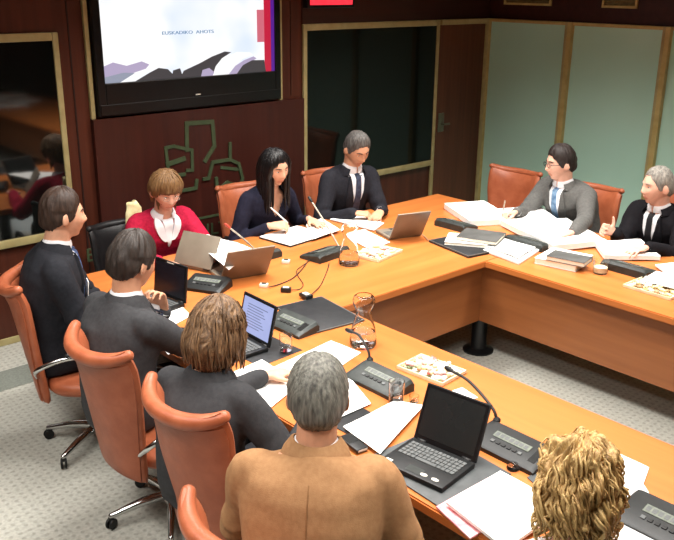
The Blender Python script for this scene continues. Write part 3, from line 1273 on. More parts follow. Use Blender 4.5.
def suit(P, jm, shirt=None, tie=None, seed=1.0, v0=.36, grow=.016, jc=.030, **kw):
    garment(P, 'jacket', jm, grow, seed=seed, **kw)
    lapm = jm
    if shirt is not None:
        patch(P, 'shirt', shirt, lambda k: (-.070 * k ** .9 - .002, .070 * k ** .9 + .002, v0 + (1.01 - v0) * k), .007)
        for sd in (-1, 1):
            f = lambda k, sd=sd: tuple(sorted((sd * (.062 * k ** .9), sd * (.062 * k ** .9 + .052 * math.sin(PI * min(1, k * .95 + .12)) ** .8 + .006)))) + (v0 - .01 + (.985 - v0) * k,)
            patch(P, 'lapel', lapm, f, .012, (5, 14))
        collar(P, 'shirt_collar', shirt, .072, .062, .97, .044, front_open=.10, tilt=.010)
    collar(P, 'jacket_collar', jm, .106, .071, .945, jc, front_open=.75)
    if tie is not None:
        patch(P, 'tie', tie, lambda k: (-(.030 - .012 * k), .030 - .012 * k, v0 - .03 + (.965 - v0 + .03) * k), .015, (4, 14))
        patch(P, 'tie_knot', tie, lambda k: (-(.014 + .010 * k), (.014 + .010 * k), .945 + .055 * k), .021, (4, 4))
    # cuffs
    if shirt is not None:
        for key in ('R', 'L'):
            SJ, E_, Wp = P.arms[key]
            dv = (Wp - E_).normalized()
            b_ = nb()
            tube(b_, [Wp - dv * .04, Wp + dv * .008], [.032 * P.s, .031 * P.s], 14, dome=False)
            autosmooth(obj('shirt_cuff', b_, shirt, P.root), 40)


def trousers(P, m, shoe, s=None, knee_fwd=.43, spread=.11, foot_fwd=.42, skirt=False):
    s = P.s
    F, R = P.F, P.R
    pel = P.sp(0)[0]
    bm_ = nb()
    rings = []
    for t, aa, bb in ((-.2, .12, .09), (-.1, .165, .13), (.02, .178, .14), (.16, .165, .132)):
        c, tg = P.sp(t)
        rx = (R - tg * R.dot(tg)).normalized()
        rings.append(ellring(c, rx, tg.cross(rx), aa * s * .98, bb * s * .98))
    loft(bm_, rings)
    shoes = []
    for sd in (-1, 1):
        hip = pel + R * (sd * .09 * s) - V((0, 0, .01))
        kn = V((pel.x, pel.y, 0)) + F * knee_fwd + R * (sd * spread) + V((0, 0, .52))
        an = V((pel.x, pel.y, 0)) + F * foot_fwd + R * (sd * spread) + V((0, 0, .085))
        tube(bm_, smooth_path([hip, hip.lerp(kn, .5) + V((0, 0, .01)), kn, kn.lerp(an, .5) - F * .01, an], 5), lerp_list([.085 * s, .08 * s, .062 * s, .055 * s, .050 * s], 5), 14)
        shoes.append(an)
    bm_ = fuse(bm_, .014, 4)
    roughen(bm_, .004, 9, 3.0)
    obj('trousers', bm_, m, P.root)
    for an in shoes:
        b_ = nb()
        rg = []
        for f, w_, h in ((-.07, .026, .05), (-.055, .036, .085), (0, .040, .095), (.06, .044, .065), (.13, .046, .05), (.18, .036, .04), (.20, .016, .025)):
            c = V((an.x, an.y, 0)) + F * (f * s)
            rg.append([c + R * (math.cos(2 * PI * k / 14) * w_ * s) + V((0, 0, max(0.002, h * s * (.5 + .5 * math.sin(2 * PI * k / 14))))) for k in range(14)])
        loft(b_, rg)
        obj('shoe', b_, shoe, P.root)


def hair_mat(name, c, c2, rough=.52):
    return mat(name, c, rough, c2, 60, stretch=(1.6, 1.6, .25), spec=.4, bump=.3, bscale=140, lo=.30, hi=.75)


def hair_shell(P, m, front=.58, temple=.30, side=-.12, back=-.62, thick=.016, top=.022, part=0.0, vol=0.006, sc=22, seed=0.0, extra=None, wavy=0.0, res=(96, 64), name='hair', sideburn=True, wob=.0, lockr=.006):
    hm, fem = P.hm, P.fem
    rng = random.Random(int(seed * 100) + 5)

    def hl(az):
        a_ = abs(az)
        if a_ < .75:
            return front + (temple - front) * sst(.35, .75, a_) 
        if a_ < 1.45:
            return temple + (side - temple) * sst(.75, 1.45, a_)
        if a_ < 2.0:
            return side + ((back + .25) - side) * sst(1.55, 2.0, a_)
        return back + .25 * (1 - sst(2.0, 2.6, a_))

    def f(d):
        az = math.atan2(d.x, d.y)
        g = d.z - hl(az) + .03 * noise.noise(V((az * 5, d.z * 6, seed)))
        mk = sst(-.06, .09, g)
        p = head_pt(d, fem)
        th = thick + (top - thick) * sst(.2, .9, d.z)
        if abs(d.x) > .8 and d.z < .25:
            th *= .75
        st = noise.noise(V((az * sc * .35, d.z * 2.2 + seed, seed * 3))) * vol + noise.noise(V((az * sc, d.z * 3 + seed, seed))) * vol * .6
        th *= .40 + .60 * sst(.0, .5, g)
        if wavy:
            wv_ = wavy * (1 - sst(.72, .97, d.z))
            azw = az + .16 * math.sin(d.z * 8 + 2.5 * noise.noise(V((az * 2, 0, seed))))
            st += wv_ * noise.noise(V((math.cos(azw) * 9, math.sin(azw) * 9, d.z * 1.3 + seed))) + wv_ * .5 * noise.noise(V((math.cos(azw) * 20, math.sin(azw) * 20, d.z * 2 + seed)))
        th = (th + st + wob * noise.noise(d * 4 + V((seed, 0, 0)))) * mk - .012 * (1 - mk)
        q_ = p + d * th
        if extra:
            q_ = extra(d, q_, mk)
        return q_
    bm_ = nb()
    rows = sphere_grid(f, *res)
    loft(bm_, [[hm @ p for p in r] for r in rows])
    if wavy:
        hi_ = hm.inverted()
        for fc in bm_.faces:
            p = hi_ @ fc.calc_center_median()
            az = math.atan2(p.x, p.y)
            azw = az + .16 * math.sin(p.z / .118 * 8 + 2.5 * noise.noise(V((az * 2, 0, seed))))
            k = noise.noise(V((math.cos(azw) * 15, math.sin(azw) * 15, p.z * 9 + seed)))
            fc.material_index = 1 if k > .16 else (2 if k < -.18 else 0)
    return bm_, f, hl


def finish_hair(P, bm_, m, name='hair'):
    return obj(name, bm_, m, P.root)


def brows(P, m, w_=.017, h=.0032):
    for sd in (-1, 1):
        b_ = nb()
        pts = []
        for i in range(6):
            x = sd * (.016 + i * w_ * 2 / 5)
            z = .0295 + .004 * math.sin(PI * i / 5) - .002 * i / 5
            pts.append(P.hm @ V((x, face_y(x, z, P.fem) + .0005, z)))
        tube(b_, pts, [h * P.s * k for k in (.9, 1.2, 1.2, 1.1, .9, .5)], 8)
        obj('eyebrow', b_, m, P.root)


def hair_locks(P, bm_, f, n, rng, zmin, zmax, azr, length, zend=None, curl=0.0, r=.006, out=.006, turns=2.5, nm=1):
    """tapered locks lying on the hair, falling downwards"""
    hm = P.hm
    for _ in range(n):
        mi_ = rng.randrange(nm)
        az = rng.uniform(*azr)
        z0 = rng.uniform(zmin, zmax)
        ct = math.sqrt(max(0, 1 - z0 * z0))
        pts = []
        ln = rng.uniform(*length) if zend is None else z0 - rng.uniform(*zend)
        steps = 14
        ph = rng.uniform(0, 6.28)
        cz = z0
        fall = None
        for k in range(steps + 1):
            u = k / steps
            z = z0 - u * ln
            zc = max(z, -.30)
            q2 = math.sqrt(1 - min(1, zc * zc))
            d = V((q2 * math.sin(az), q2 * math.cos(az), zc))
            p = f(d) + V((d.x, d.y, 0)) * out
            drop = (zc - z) * .118
            if curl:
                tx = V((math.cos(az), -math.sin(az), 0))
                nr = V((math.sin(az), math.cos(az), 0))
                aa = ph + u * turns * 2 * PI
                p = p + tx * (curl * math.cos(aa)) + nr * (curl * .8 * (math.sin(aa))) + V((0, 0, curl * .5 * math.sin(aa)))
            pts.append(hm @ p - V((0, 0, drop * P.s)))
        rr = [r * P.s * (.55 + .6 * math.sin(PI * min(1, .12 + .88 * k / steps)) if k < steps else .35) for k in range(steps + 1)]
        tube(bm_, pts, rr, 6, mi=mi_)
# ------------------------------------------------------------------ the ten people
CLOTH = lambda n, c, c2=None, r=.85, **k: mat(n, c, r, c2, k.pop('scale', 60), spec=k.pop('spec', .2), bump=.15, bscale=260, **k)
M['suit_black'] = CLOTH('suit_black', rgb(36, 37, 42), rgb(30, 31, 36))
M['suit_grey'] = CLOTH('suit_grey', rgb(62, 62, 64), rgb(55, 55, 57))
M['suit_charcoal'] = CLOTH('jacket_charcoal', rgb(57, 57, 59), rgb(51, 51, 53))
M['tan'] = CLOTH('tan_wool', rgb(160, 121, 84), rgb(151, 112, 77))
M['tan_seam'] = CLOTH('tan_seam', rgb(138, 100, 66))
M['blouse'] = CLOTH('blouse_white', rgb(238, 234, 230), rgb(226, 222, 218), scale=14)
M['red_knit'] = CLOTH('red_cardigan', rgb(172, 26, 58), rgb(148, 18, 48))
M['navy_knit'] = CLOTH('navy_knit', rgb(32, 32, 48), rgb(25, 25, 39))
M['suit_dark'] = CLOTH('suit_dark_blue', rgb(36, 36, 42), rgb(29, 29, 35))
M['suit_midgrey'] = CLOTH('suit_mid_grey', rgb(94, 93, 90), rgb(84, 83, 81))
M['velvet'] = CLOTH('black_velvet', rgb(20, 18, 22), rgb(14, 12, 16))
M['tie_blue'] = mat('tie_blue', rgb(90, 110, 150), .6, rgb(52, 66, 104), 34, stretch=(1, 1, 2.2))
M['tie_black'] = mat('tie_black', rgb(26, 26, 30), .6)
M['tie_dark_blue'] = mat('tie_dark_blue', rgb(60, 68, 88), .6, rgb(40, 46, 64), 34)
M['tie_pale_blue'] = mat('tie_pale_blue', rgb(128, 160, 190), .6, rgb(84, 116, 150), 40)
M['trouser_dark'] = CLOTH('trouser_dark', rgb(30, 31, 35), rgb(25, 26, 30))
M['shoe'] = mat('shoe_black', rgb(20, 19, 19), .3)
M['h_brown'] = hair_mat('hair_dark_brown', rgb(66, 48, 38), rgb(40, 28, 22))
M['h_darkbrown'] = hair_mat('hair_brown_black', rgb(56, 46, 40), rgb(34, 27, 23))
M['h_bob'] = hair_mat('hair_bob_brown', rgb(126, 96, 66), rgb(70, 50, 34))
M['h_grey'] = hair_mat('hair_grey', rgb(128, 126, 116), rgb(62, 60, 56))
M['h_blond'] = hair_mat('hair_blond', rgb(206, 172, 110), rgb(138, 104, 60))
M['h_blond2'] = hair_mat('hair_pale_blond', rgb(216, 184, 126), rgb(186, 152, 96))
M['h_blond3'] = hair_mat('hair_ash_blond', rgb(184, 148, 94), rgb(140, 106, 62))
M['h_bob2'] = hair_mat('hair_bob_light', rgb(138, 106, 74), rgb(96, 71, 48))
M['h_bob3'] = hair_mat('hair_bob_deep', rgb(104, 78, 53), rgb(66, 48, 33))
M['h_red'] = hair_mat('hair_light_brown', rgb(134, 100, 62), rgb(88, 62, 38))
M['h_black'] = hair_mat('hair_black', rgb(20, 17, 18), rgb(11, 10, 10), .3)
M['h_salt'] = hair_mat('hair_dark_grey', rgb(104, 100, 96), rgb(48, 45, 43))
M['h_dark'] = hair_mat('hair_near_black', rgb(46, 36, 32), rgb(26, 20, 18))
M['h_silver'] = hair_mat('hair_silver', rgb(158, 152, 142), rgb(96, 92, 86))
FAIR = ('fair', rgb(218, 164, 134))
PINK = ('pink', rgb(224, 170, 146))
WARM = ('warm', rgb(204, 150, 118))
Zv = V((0, 0, 1))


def hv(deg):
    return V((math.cos(math.radians(deg)), math.sin(math.radians(deg)), 0))


# 1 man in black suit, far left
p = person('man in black suit and striped tie at far left, white badge on chest', at(64, 216, x=-5.42), -12, -18, hp=2, hr=-2, s=1.1, b=.05, skin=FAIR,
           hands={'R': dict(w=(-5.22, -1.80, .66), d=hv(10), n=Zv), 'L': dict(w=(-5.12, -1.66, .66), d=hv(-50), n=Zv)}, zseat=.47)
suit(p, M['suit_black'], M['shirt_white'], M['tie_blue'], seed=1.1)
trousers(p, M['trouser_dark'], M['shoe'])
b_, f_, _h = hair_shell(p, M['h_brown'], front=.60, temple=.42, side=-.18, back=-.62, thick=.016, top=.028, seed=1.0)
finish_hair(p, b_, M['h_brown']); brows(p, M['h_brown'])
c_, tg_ = p.sp(.60)
h_ = p.bvh.ray_cast(c_ + p.F * .5 + p.R * .02, -p.F)[0]
b_ = nb(); box(b_, h_ + p.F * .03 - Zv * .02, (.005, .07, .10), Matrix.Rotation(math.radians(-18), 3, 'Z') @ Matrix.Rotation(.1, 3, 'Y'), .002)
obj('badge', b_, M['paper'], p.root, label='white name badge')

# 2 man in grey suit, hand at his chin
hc2 = at(134, 263, x=-5.44)
F2 = hv(8)
p = person('man in grey suit with hand at chin looking at black laptop screen', hc2, 6, 8, hp=12, hr=0, s=1.1, b=.06, skin=WARM,
           hands={'L': dict(w=hc2 + F2 * .155 - Zv * .285 + V((0, .0, 0)), d=V((-.28, -.12, 1)), n=hv(8) + V((0, .3, 0)), pose='chin', pole=V((.1, .7, -1))),
                  'R': dict(w=(-5.02, -2.30, .80), d=hv(35), n=Zv)}, zseat=.47)
suit(p, M['suit_grey'], M['shirt_white'], M['tie_dark_blue'], seed=2.3)
trousers(p, M['trouser_dark'], M['shoe'])
b_, f_, _h = hair_shell(p, M['h_darkbrown'], front=.58, temple=.40, side=-.16, back=-.72, thick=.020, top=.028, seed=2.0, vol=.009)
finish_hair(p, b_, M['h_darkbrown']); brows(p, M['h_darkbrown'])

# 3 brown-haired woman
p = person('woman with brown bobbed hair in charcoal jacket seen from behind', at(217, 333, x=-5.50), 22, 20, hp=16, s=1.1, b=.06, fem=1.0, skin=FAIR,
           hands={'R': dict(w=(-5.17, -3.30, .785), d=hv(20), n=Zv), 'L': dict(w=(-5.14, -2.90, .785), d=hv(-10), n=Zv)}, zseat=.47)
garment(p, 'jacket', M['suit_charcoal'], .016, seed=3.1)
collar(p, 'jacket_collar', M['suit_charcoal'], .106, .071, .945, .036, front_open=.8)
trousers(p, M['trouser_dark'], M['shoe'])


def bob(out, drop):
    def ex(d, q_, mk):
        if mk > .02:
            k = sst(.25, -.6, d.z) * mk
            q_ = q_ + V((d.x, d.y, 0)) * (out * k)
            if d.z < 0:
                q_.z *= 1 + drop * k
        return q_
    return ex


b_, f_, _h = hair_shell(p, M['h_bob'], front=.45, temple=.25, side=-.88, back=-1.15, thick=.024, top=.026, seed=3.0, extra=bob(.028, .20), vol=.004, wavy=.007, res=(200, 110))
rg_ = random.Random(3)
hair_locks(p, b_, f_, 60, rg_, .35, .985, (.85, 2 * PI - .85), (1, 1), zend=(-1.02, -.80), curl=.006, r=.0030, out=.0, turns=1.0, nm=3)
finish_hair(p, b_, [M['h_bob'], M['h_bob2'], M['h_bob3']])

# 4 man in tan jacket, back to the camera
p = person('grey-haired man in tan jacket sitting with his back to us', at(318, 398, x=-5.63), 47, 42, hp=8, s=1.1, b=.10, shoulder=1.12, skin=WARM,
           hands={'R': dict(w=(-5.41, -3.86, .70), d=hv(75), n=Zv, pole=V((.25, -.45, -1))), 'L': dict(w=(-5.53, -3.68, .70), d=hv(5), n=Zv, pole=V((-.55, .40, -.8)))}, zseat=.47)
suit(p, M['tan'], None, None, seed=4.2, grow=.020, jc=.042)
collar(p, 'shirt_collar', M['shirt_white'], .070, .060, .97, .040, front_open=.3)
# centre back seam of the jacket
b_ = nb(); pts_ = []
for k_ in range(14):
    c_, tg_ = p.sp(.12 + .82 * k_ / 13)
    h_ = p.bvh.ray_cast(c_ - p.F * .5, p.F)[0]
    if h_ is not None:
        pts_.append(h_ - p.F * .0005)
tube(b_, pts_, .0022, 6)
obj('back_seam', b_, M['tan_seam'], p.root)
trousers(p, M['trouser_dark'], M['shoe'])
b_, f_, _h = hair_shell(p, M['h_grey'], front=.60, temple=.42, side=-.15, back=-.84, thick=.018, top=.022, seed=4.0, vol=.005)
finish_hair(p, b_, M['h_grey']); brows(p, M['h_salt'])

# 5 blond woman, near right corner
p = person('woman with curly blond hair and white blouse seen from behind at the bottom right', at(580, 486, x=-5.46), 30, 28, hp=16, s=1.02, b=.08, fem=1.0, skin=PINK,
           hands={'R': dict(w=(-5.1, -5.0, .80), d=hv(50), n=Zv), 'L': dict(w=(-5.16, -4.50, .80), d=hv(0), n=Zv)}, zseat=.47)
garment(p, 'blouse', M['blouse'], .014, seed=5.1, wr=.008)
trousers(p, M['trouser_dark'], M['shoe'])
b_, f_, _h = hair_shell(p, M['h_blond'], front=.45, temple=.25, side=-.80, back=-1.1, thick=.024, top=.026, seed=5.0, extra=bob(.020, .14), vol=.005, wob=.020, wavy=.018, res=(220, 130))
rg_ = random.Random(5)
hair_locks(p, b_, f_, 110, rg_, .2, .988, (.8, 2 * PI - .8), (1, 1), zend=(-1.1, -.65), curl=.0075, r=.0028, out=.001, turns=2.2, nm=3)
hair_locks(p, b_, f_, 70, rg_, -.2, .5, (.9, 2 * PI - .9), (1, 1), zend=(-1.25, -.8), curl=.013, r=.0034, out=.002, turns=1.6, nm=3)
finish_hair(p, b_, [M['h_blond'], M['h_blond2'], M['h_blond3']])

# 6 woman in red cardigan
p = person('woman in red cardigan and white collared shirt, short brown hair, reading', at(166, 192, y=-.86), -100, -94, hp=18, hr=0, s=1.12, b=.16, fem=1.0, skin=PINK,
           hands={'R': dict(w=(-4.66, -1.18, .80), d=hv(-75), n=Zv), 'L': dict(w=(-4.28, -1.26, .80), d=hv(-100), n=Zv)}, zseat=.46)
garment(p, 'cardigan', M['red_knit'], .013, seed=6.1)
patch(p, 'shirt', M['shirt_white'], lambda k: (-.042 * k - .003, .042 * k + .003, .64 + .40 * k), .008)
for sd in (-1, 1):
    patch(p, 'collar_wing', M['shirt_white'], lambda k, sd=sd: tuple(sorted((sd * (.012 + .045 * k), sd * (.012 + .045 * k + .050 * math.sin(PI * min(1, .15 + .8 * k)))))) + (.76 + .25 * k,), .015, (5, 8))
collar(p, 'shirt_collar', M['shirt_white'], .074, .062, .96, .030, front_open=.45)
trousers(p, M['trouser_dark'], M['shoe'])
b_, f_, _h = hair_shell(p, M['h_red'], front=.30, temple=.22, side=-.16, back=-.72, thick=.024, top=.026, seed=6.0, extra=bob(.008, .0), vol=.006)
rg_ = random.Random(6)
hair_locks(p, b_, f_, 90, rg_, .5, .95, (-.8, .8), (.25, .6), r=.006, out=.0)
hair_locks(p, b_, f_, 110, rg_, .1, .95, (.9, 2 * PI - .9), (.5, 1.1), r=.006, out=.0)
finish_hair(p, b_, M['h_red']); brows(p, M['h_red'])
gl = nb()
for sd in (-1, 1):
    ring = [p.hm @ V((sd * .031 + .019 * math.cos(2 * PI * k / 18), face_y(sd * .031, 0, 1.0) + .016, .006 + .013 * math.sin(2 * PI * k / 18))) for k in range(19)]
    tube(gl, ring, .0012, 6, dome=False)
obj('glasses', gl, M['chrome'], p.root, label='thin metal glasses')

# 7 woman with long black hair writing
hw = at(277, 221, z=.80)
p = person('woman with long black hair in navy top writing with a pen', at(275, 168, y=-.92), -90, -88, hp=14, hr=4, s=1.13, b=.16, fem=1.0, skin=FAIR,
           hands={'R': dict(w=at(269, 226, y=-1.02), d=hv(-40) + V((0, 0, .1)), n=hv(-130) * .6 + Zv, pose='grip'), 'L': dict(w=at(309, 219, z=.80), d=hv(-95), n=Zv, pose='flat')}, zseat=.46)
garment(p, 'top', M['navy_knit'], .010, seed=7.1, rsleeve=.86, sleeve_end=.97, cut=lambda P_, q_: (lambda u, t, f: f > 0 and vneck(u, t, .70, .085))(*chest_uv(P_, q_)))
trousers(p, M['trouser_dark'], M['shoe'])
b_, f_, _h = hair_shell(p, M['h_black'], front=.52, temple=.28, side=-.85, back=-1.1, thick=.016, top=.014, seed=7.0, extra=bob(.022, .25), vol=.003)
rg_ = random.Random(7)
hair_locks(p, b_, f_, 90, rg_, .5, .96, (.95, 1.45), (2.0, 2.9), r=.007, out=.004)
hair_locks(p, b_, f_, 90, rg_, .5, .96, (-1.45, -.95), (2.0, 2.9), r=.007, out=.004)
hair_locks(p, b_, f_, 130, rg_, .5, .96, (1.45, 2 * PI - 1.45), (2.0, 2.9), r=.007, out=.004)
finish_hair(p, b_, M['h_black']); brows(p, M['h_black'], h=.0026)
HW = p.arms['R'][2]

# 8 man in dark suit, head bowed, hands together
p = person('dark-haired man in dark suit with bowed head and hands together on papers', at(357, 150, y=-.93), -99, -98, hp=26, hr=3, s=1.13, b=.14, skin=WARM,
           hands={'R': dict(w=at(353, 213, z=.805), d=hv(-45), n=Zv + hv(180) * .3, pose='grip'), 'L': dict(w=at(381, 211, z=.805), d=hv(-150), n=Zv + hv(0) * .3, pose='grip')}, zseat=.46)
suit(p, M['suit_dark'], M['shirt_white'], M['tie_dark_blue'], seed=8.2)
trousers(p, M['trouser_dark'], M['shoe'])
b_, f_, _h = hair_shell(p, M['h_salt'], front=.58, temple=.42, side=-.15, back=-.65, thick=.013, top=.022, seed=8.0)
finish_hair(p, b_, M['h_salt']); brows(p, M['h_dark'])

# 9 man with glasses in grey suit
p = person('man with glasses in grey suit writing by the frosted glass wall', at(560, 164, x=-1.56), 148, 172, hp=6, hr=0, s=1.14, b=.14, skin=PINK,
           hands={'R': dict(w=at(517, 212, z=.815), d=hv(165), n=Zv + hv(90) * .3, pose='grip'), 'L': dict(w=at(574, 232, z=.81), d=hv(160), n=Zv, pose='rest')}, zseat=.46, lean_side=.04, shoulder=1.08)
suit(p, M['suit_midgrey'], M['shirt_white'], M['tie_pale_blue'], seed=9.2)
trousers(p, M['trouser_dark'], M['shoe'])
b_, f_, _h = hair_shell(p, M['h_dark'], front=.56, temple=.40, side=-.16, back=-.62, thick=.015, top=.024, seed=9.0)
finish_hair(p, b_, M['h_dark']); brows(p, M['h_dark'])
gl = nb()
for sd in (-1, 1):
    ring = []
    for k in range(21):
        a_ = 2 * PI * k / 20
        ring.append(p.hm @ V((sd * .031 + math.copysign(abs(math.cos(a_)) ** .6, math.cos(a_)) * .022, face_y(sd * .031, 0, 0.0) + .017, .006 + math.copysign(abs(math.sin(a_)) ** .6, math.sin(a_)) * .014)))
    tube(gl, ring, .0022, 6, dome=False)
    tube(gl, [p.hm @ V((sd * .053, .087, .010)), p.hm @ V((sd * .076, .05, .012)), p.hm @ V((sd * .082, -.005, .014))], .0022, 6)
tube(gl, [p.hm @ V((-.009, .104, .010)), p.hm @ V((0, .108, .012)), p.hm @ V((.009, .104, .010))], .002, 6)
obj('glasses', gl, M['black'], p.root, label='dark framed glasses')

# 10 grey-haired man at the right edge
hr_ = at(601, 231, x=-1.87)
p = person('grey-haired man in black jacket raising a thumb at the right edge', at(657, 187, x=-1.56), 148, 172, hp=2, hr=0, s=1.14, b=.12, skin=PINK,
           hands={'R': dict(w=at(616, 232, x=-1.90), d=V((-.8, .6, .25)), n=V((.6, .8, 0)), pose='thumb', pole=V((.5, .3, -1))), 'L': dict(w=at(648, 247, z=.81), d=hv(165), n=Zv, pose='rest')}, zseat=.46)
suit(p, M['velvet'], M['shirt_white'], M['tie_black'], seed=10.2)
trousers(p, M['trouser_dark'], M['shoe'])
b_, f_, _h = hair_shell(p, M['h_silver'], front=.62, temple=.44, side=-.14, back=-.66, thick=.012, top=.016, seed=10.0)
finish_hair(p, b_, M['h_silver']); brows(p, M['h_silver'])
# ================================================================== THINGS ON THE TABLE
_lift = [0.0]


def nxt():
    _lift[0] += .0004
    return .0006 + _lift[0] % .004


def sheet(label, pix, h=None, thick=.0022, m=None, name='paper_sheet', cat='paper', group=None, wave=.002, lines=False):
    """a sheet or small stack whose four corners stand where they lie on the table"""
    h = nxt() if h is None else h
    P = [T(x, y, h) for x, y in pix]
    n = 8
    bm_ = nb()
    sd = random.uniform(0, 50)

    def pt(u, v, z):
        a = P[0].lerp(P[1], u); c = P[3].lerp(P[2], u)
        q_ = a.lerp(c, v)
        return V((q_.x, q_.y, TT + h + z + wave * (.5 + .5 * noise.noise(V((u * 2 + sd, v * 2, 0))))))
    top = [[pt(i / n, j / n, thick) for i in range(n + 1)] for j in range(n + 1)]
    bot = [[pt(i / n, j / n, 0) for i in range(n + 1)] for j in range(n + 1)]
    ring = [top[j] + list(reversed(bot[j])) for j in range(n + 1)]
    loft(bm_, ring)
    c = (P[0] + P[1] + P[2] + P[3]) / 4
    o = obj(name, bm_, m or M['paper'], base=(c.x, c.y, TT + h))
    autosmooth(o, 50)
    return tag(o, label, cat, group)


def quad_frame(pix, h=0.0):
    """centre, x axis (along first edge), y axis and half sizes of the rectangle nearest to four corners on the table"""
    P = [T(x, y, h) for x, y in pix]
    c = (P[0] + P[1] + P[2] + P[3]) / 4
    ex = ((P[1] - P[0]) + (P[2] - P[3])) / 2
    ey = ((P[3] - P[0]) + (P[2] - P[1])) / 2
    ang = math.atan2(ex.y, ex.x)
    return c, ang, ex.length / 2, ey.length / 2


def laptop(label, hl, hr, width, depth, lid_h, lid_ang, body, bez, scr, h=.002, keys=True, user_side=1, stick=False, name='laptop'):
    """hl, hr: pixels of the two hinge ends (left and right as the user sees them); lid_ang from the closed position"""
    A, B = T(hl[0], hl[1], h + .015), T(hr[0], hr[1], h + .015)
    ex = (B - A); ex.z = 0
    ang = math.atan2(ex.y, ex.x)
    c = (A + B) / 2
    t = empty(name, (c.x, c.y, TT + h), ang, label, 'laptop')
    w2 = width / 2
    # local: x along the hinge to the user's right, -y towards the user
    b_ = nb(); boxa(b_, -w2, w2, -depth, 0, .0, .022, .004)
    autosmooth(obj('base', b_, body, t, local=True))
    if keys:
        b_ = nb()
        rows = 5
        for r in range(rows):
            nk = 13 if r else 14
            y = -.035 - r * .021
            for k in range(nk):
                x = -w2 + .018 + (width - .036) * (k + .5) / nk
                wd = (width - .036) / nk * .84
                if r == rows - 1 and 3 < k < 9:
                    if k == 4:
                        box(b_, (0, y, .0235), ((width - .036) * 5 / 13 * .95, .017, .003), None, .0008)
                    continue
                box(b_, (x, y, .0235), (wd, .017, .003), None)
        obj('keyboard', b_, M['key'] if body is not M['grey_lid'] else M['grey_key'], t, smooth=False, local=True)
        b_ = nb(); boxa(b_, -.035, .035, -depth + .015, -depth + .055, .0215, .0228)
        obj('touchpad', b_, M['unit'], t, smooth=False, local=True)
    if stick:
        for x in (.045, .095):
            b_ = nb(); lathe(b_, [(.014, .0), (.014, .001)], (0, 0, 0), 16)
            b_.transform(Matrix.Translation((x, -depth + .028, .0222)) @ Matrix.Diagonal((1.1, .65, 1, 1)))
            obj('sticker', b_, M['connector'], t, smooth=False, local=True)
        b_ = nb(); boxa(b_, -w2 + .015, -w2 + .045, -depth + .018, -depth + .036, .0221, .0228)
        obj('sticker', b_, M['connector'], t, smooth=False, local=True)
    Rl = Matrix.Translation((0, .002, .018)) @ Matrix.Rotation(PI - math.radians(lid_ang), 4, 'X') @ Matrix.Rotation(PI, 4, 'X')
    # lid frame: local x across, y away from hinge when laid flat towards user
    Rl = Matrix.Translation((0, .002, .018)) @ Matrix.Rotation(-math.radians(lid_ang), 4, 'X')
    b_ = nb(); boxa(b_, -w2, w2, -lid_h, 0, .001, .011, .003)
    b_.transform(Rl)
    lid = autosmooth(obj('lid', b_, body, t, local=True))
    b_ = nb(); boxa(b_, -w2 + .004, w2 - .004, -lid_h + .004, -.004, -.0006, .0012)
    b_.transform(Rl); obj('bezel', b_, bez, lid, smooth=False, local=True)
    b_ = nb(); boxa(b_, -w2 + .016, w2 - .016, -lid_h + .016, -.022, -.0016, -.0004)
    b_.transform(Rl); obj('display', b_, scr, lid, smooth=False, local=True)
    for sx in (-1, 1):
        b_ = nb(); tube(b_, [(sx * w2 * .72 - .02, .003, .018), (sx * w2 * .72 + .02, .003, .018)], .009, 10, dome=False)
        obj('hinge', b_, M['castor'], t, local=True)
    return t, Rl, lid


M['scr_off'] = mat('screen_off', rgb(30, 31, 31), .25, rgb(26, 27, 27), 4, spec=.5)
M['scr_dark'] = mat('screen_dim', rgb(24, 24, 32), .22, rgb(20, 20, 28), 4, spec=.5)


def doc_screen():
    m = mat('screen_document', (.46, .52, .88, 1), .3, (.40, .46, .80, 1), 6, emit=.72)
    return m


M['scr_doc'] = doc_screen()

# laptops
t, Rl, lid = laptop('open black laptop with dim screen in front of the man in grey suit', (157, 294), (181, 303), .285, .23, .215, 97, M['black'], M['bezel'], M['scr_dark'])
b = nb(); boxa(b, -.03, .03, -.209, -.203, -.0012, 0); b.transform(Rl); obj('maker_mark', b, M['connector'], lid, smooth=False, local=True)
t, Rl, lid = laptop('open black laptop showing a pale blue document, before the brown-haired woman', (238, 332), (267, 348), .285, .23, .215, 104, M['black'], M['bezel'], M['scr_doc'])
b = nb()
for k in range(9):
    boxa(b, -.085, .085 - (k * 37 % 50) * .001, -.17 + k * .014, -.166 + k * .014, -.0021, -.0015)
b.transform(Rl); obj('page_text', b, mat('screen_text', (.28, .33, .60, 1), .3, (.25, .30, .56, 1), 8, emit=.4), lid, smooth=False, local=True)
t, Rl, lid = laptop('open black laptop with blank dark screen and grey keys on a dark folder', (414, 439), (474, 464), .29, .225, .23, 112, M['black'], M['bezel'], M['scr_off'], h=.008, stick=True)
laptop('open grey laptop seen from its lid, in front of the woman with long black hair', (265, 272), (222, 279), .31, .23, .25, 122, M['grey_lid'], M['bezel'], M['scr_off'])
laptop('open grey laptop with its lid to us, in front of the man with bowed head', (421, 234), (389, 238), .265, .21, .235, 120, M['grey_lid'], M['bezel'], M['scr_off'])
laptop('open grey-lidded laptop half under a loose sheet, in front of the woman in red', (212, 271), (174, 263), .30, .22, .22, 58, M['grey_lid'], M['bezel'], M['scr_off'])

# discussion units with their goose-neck microphones


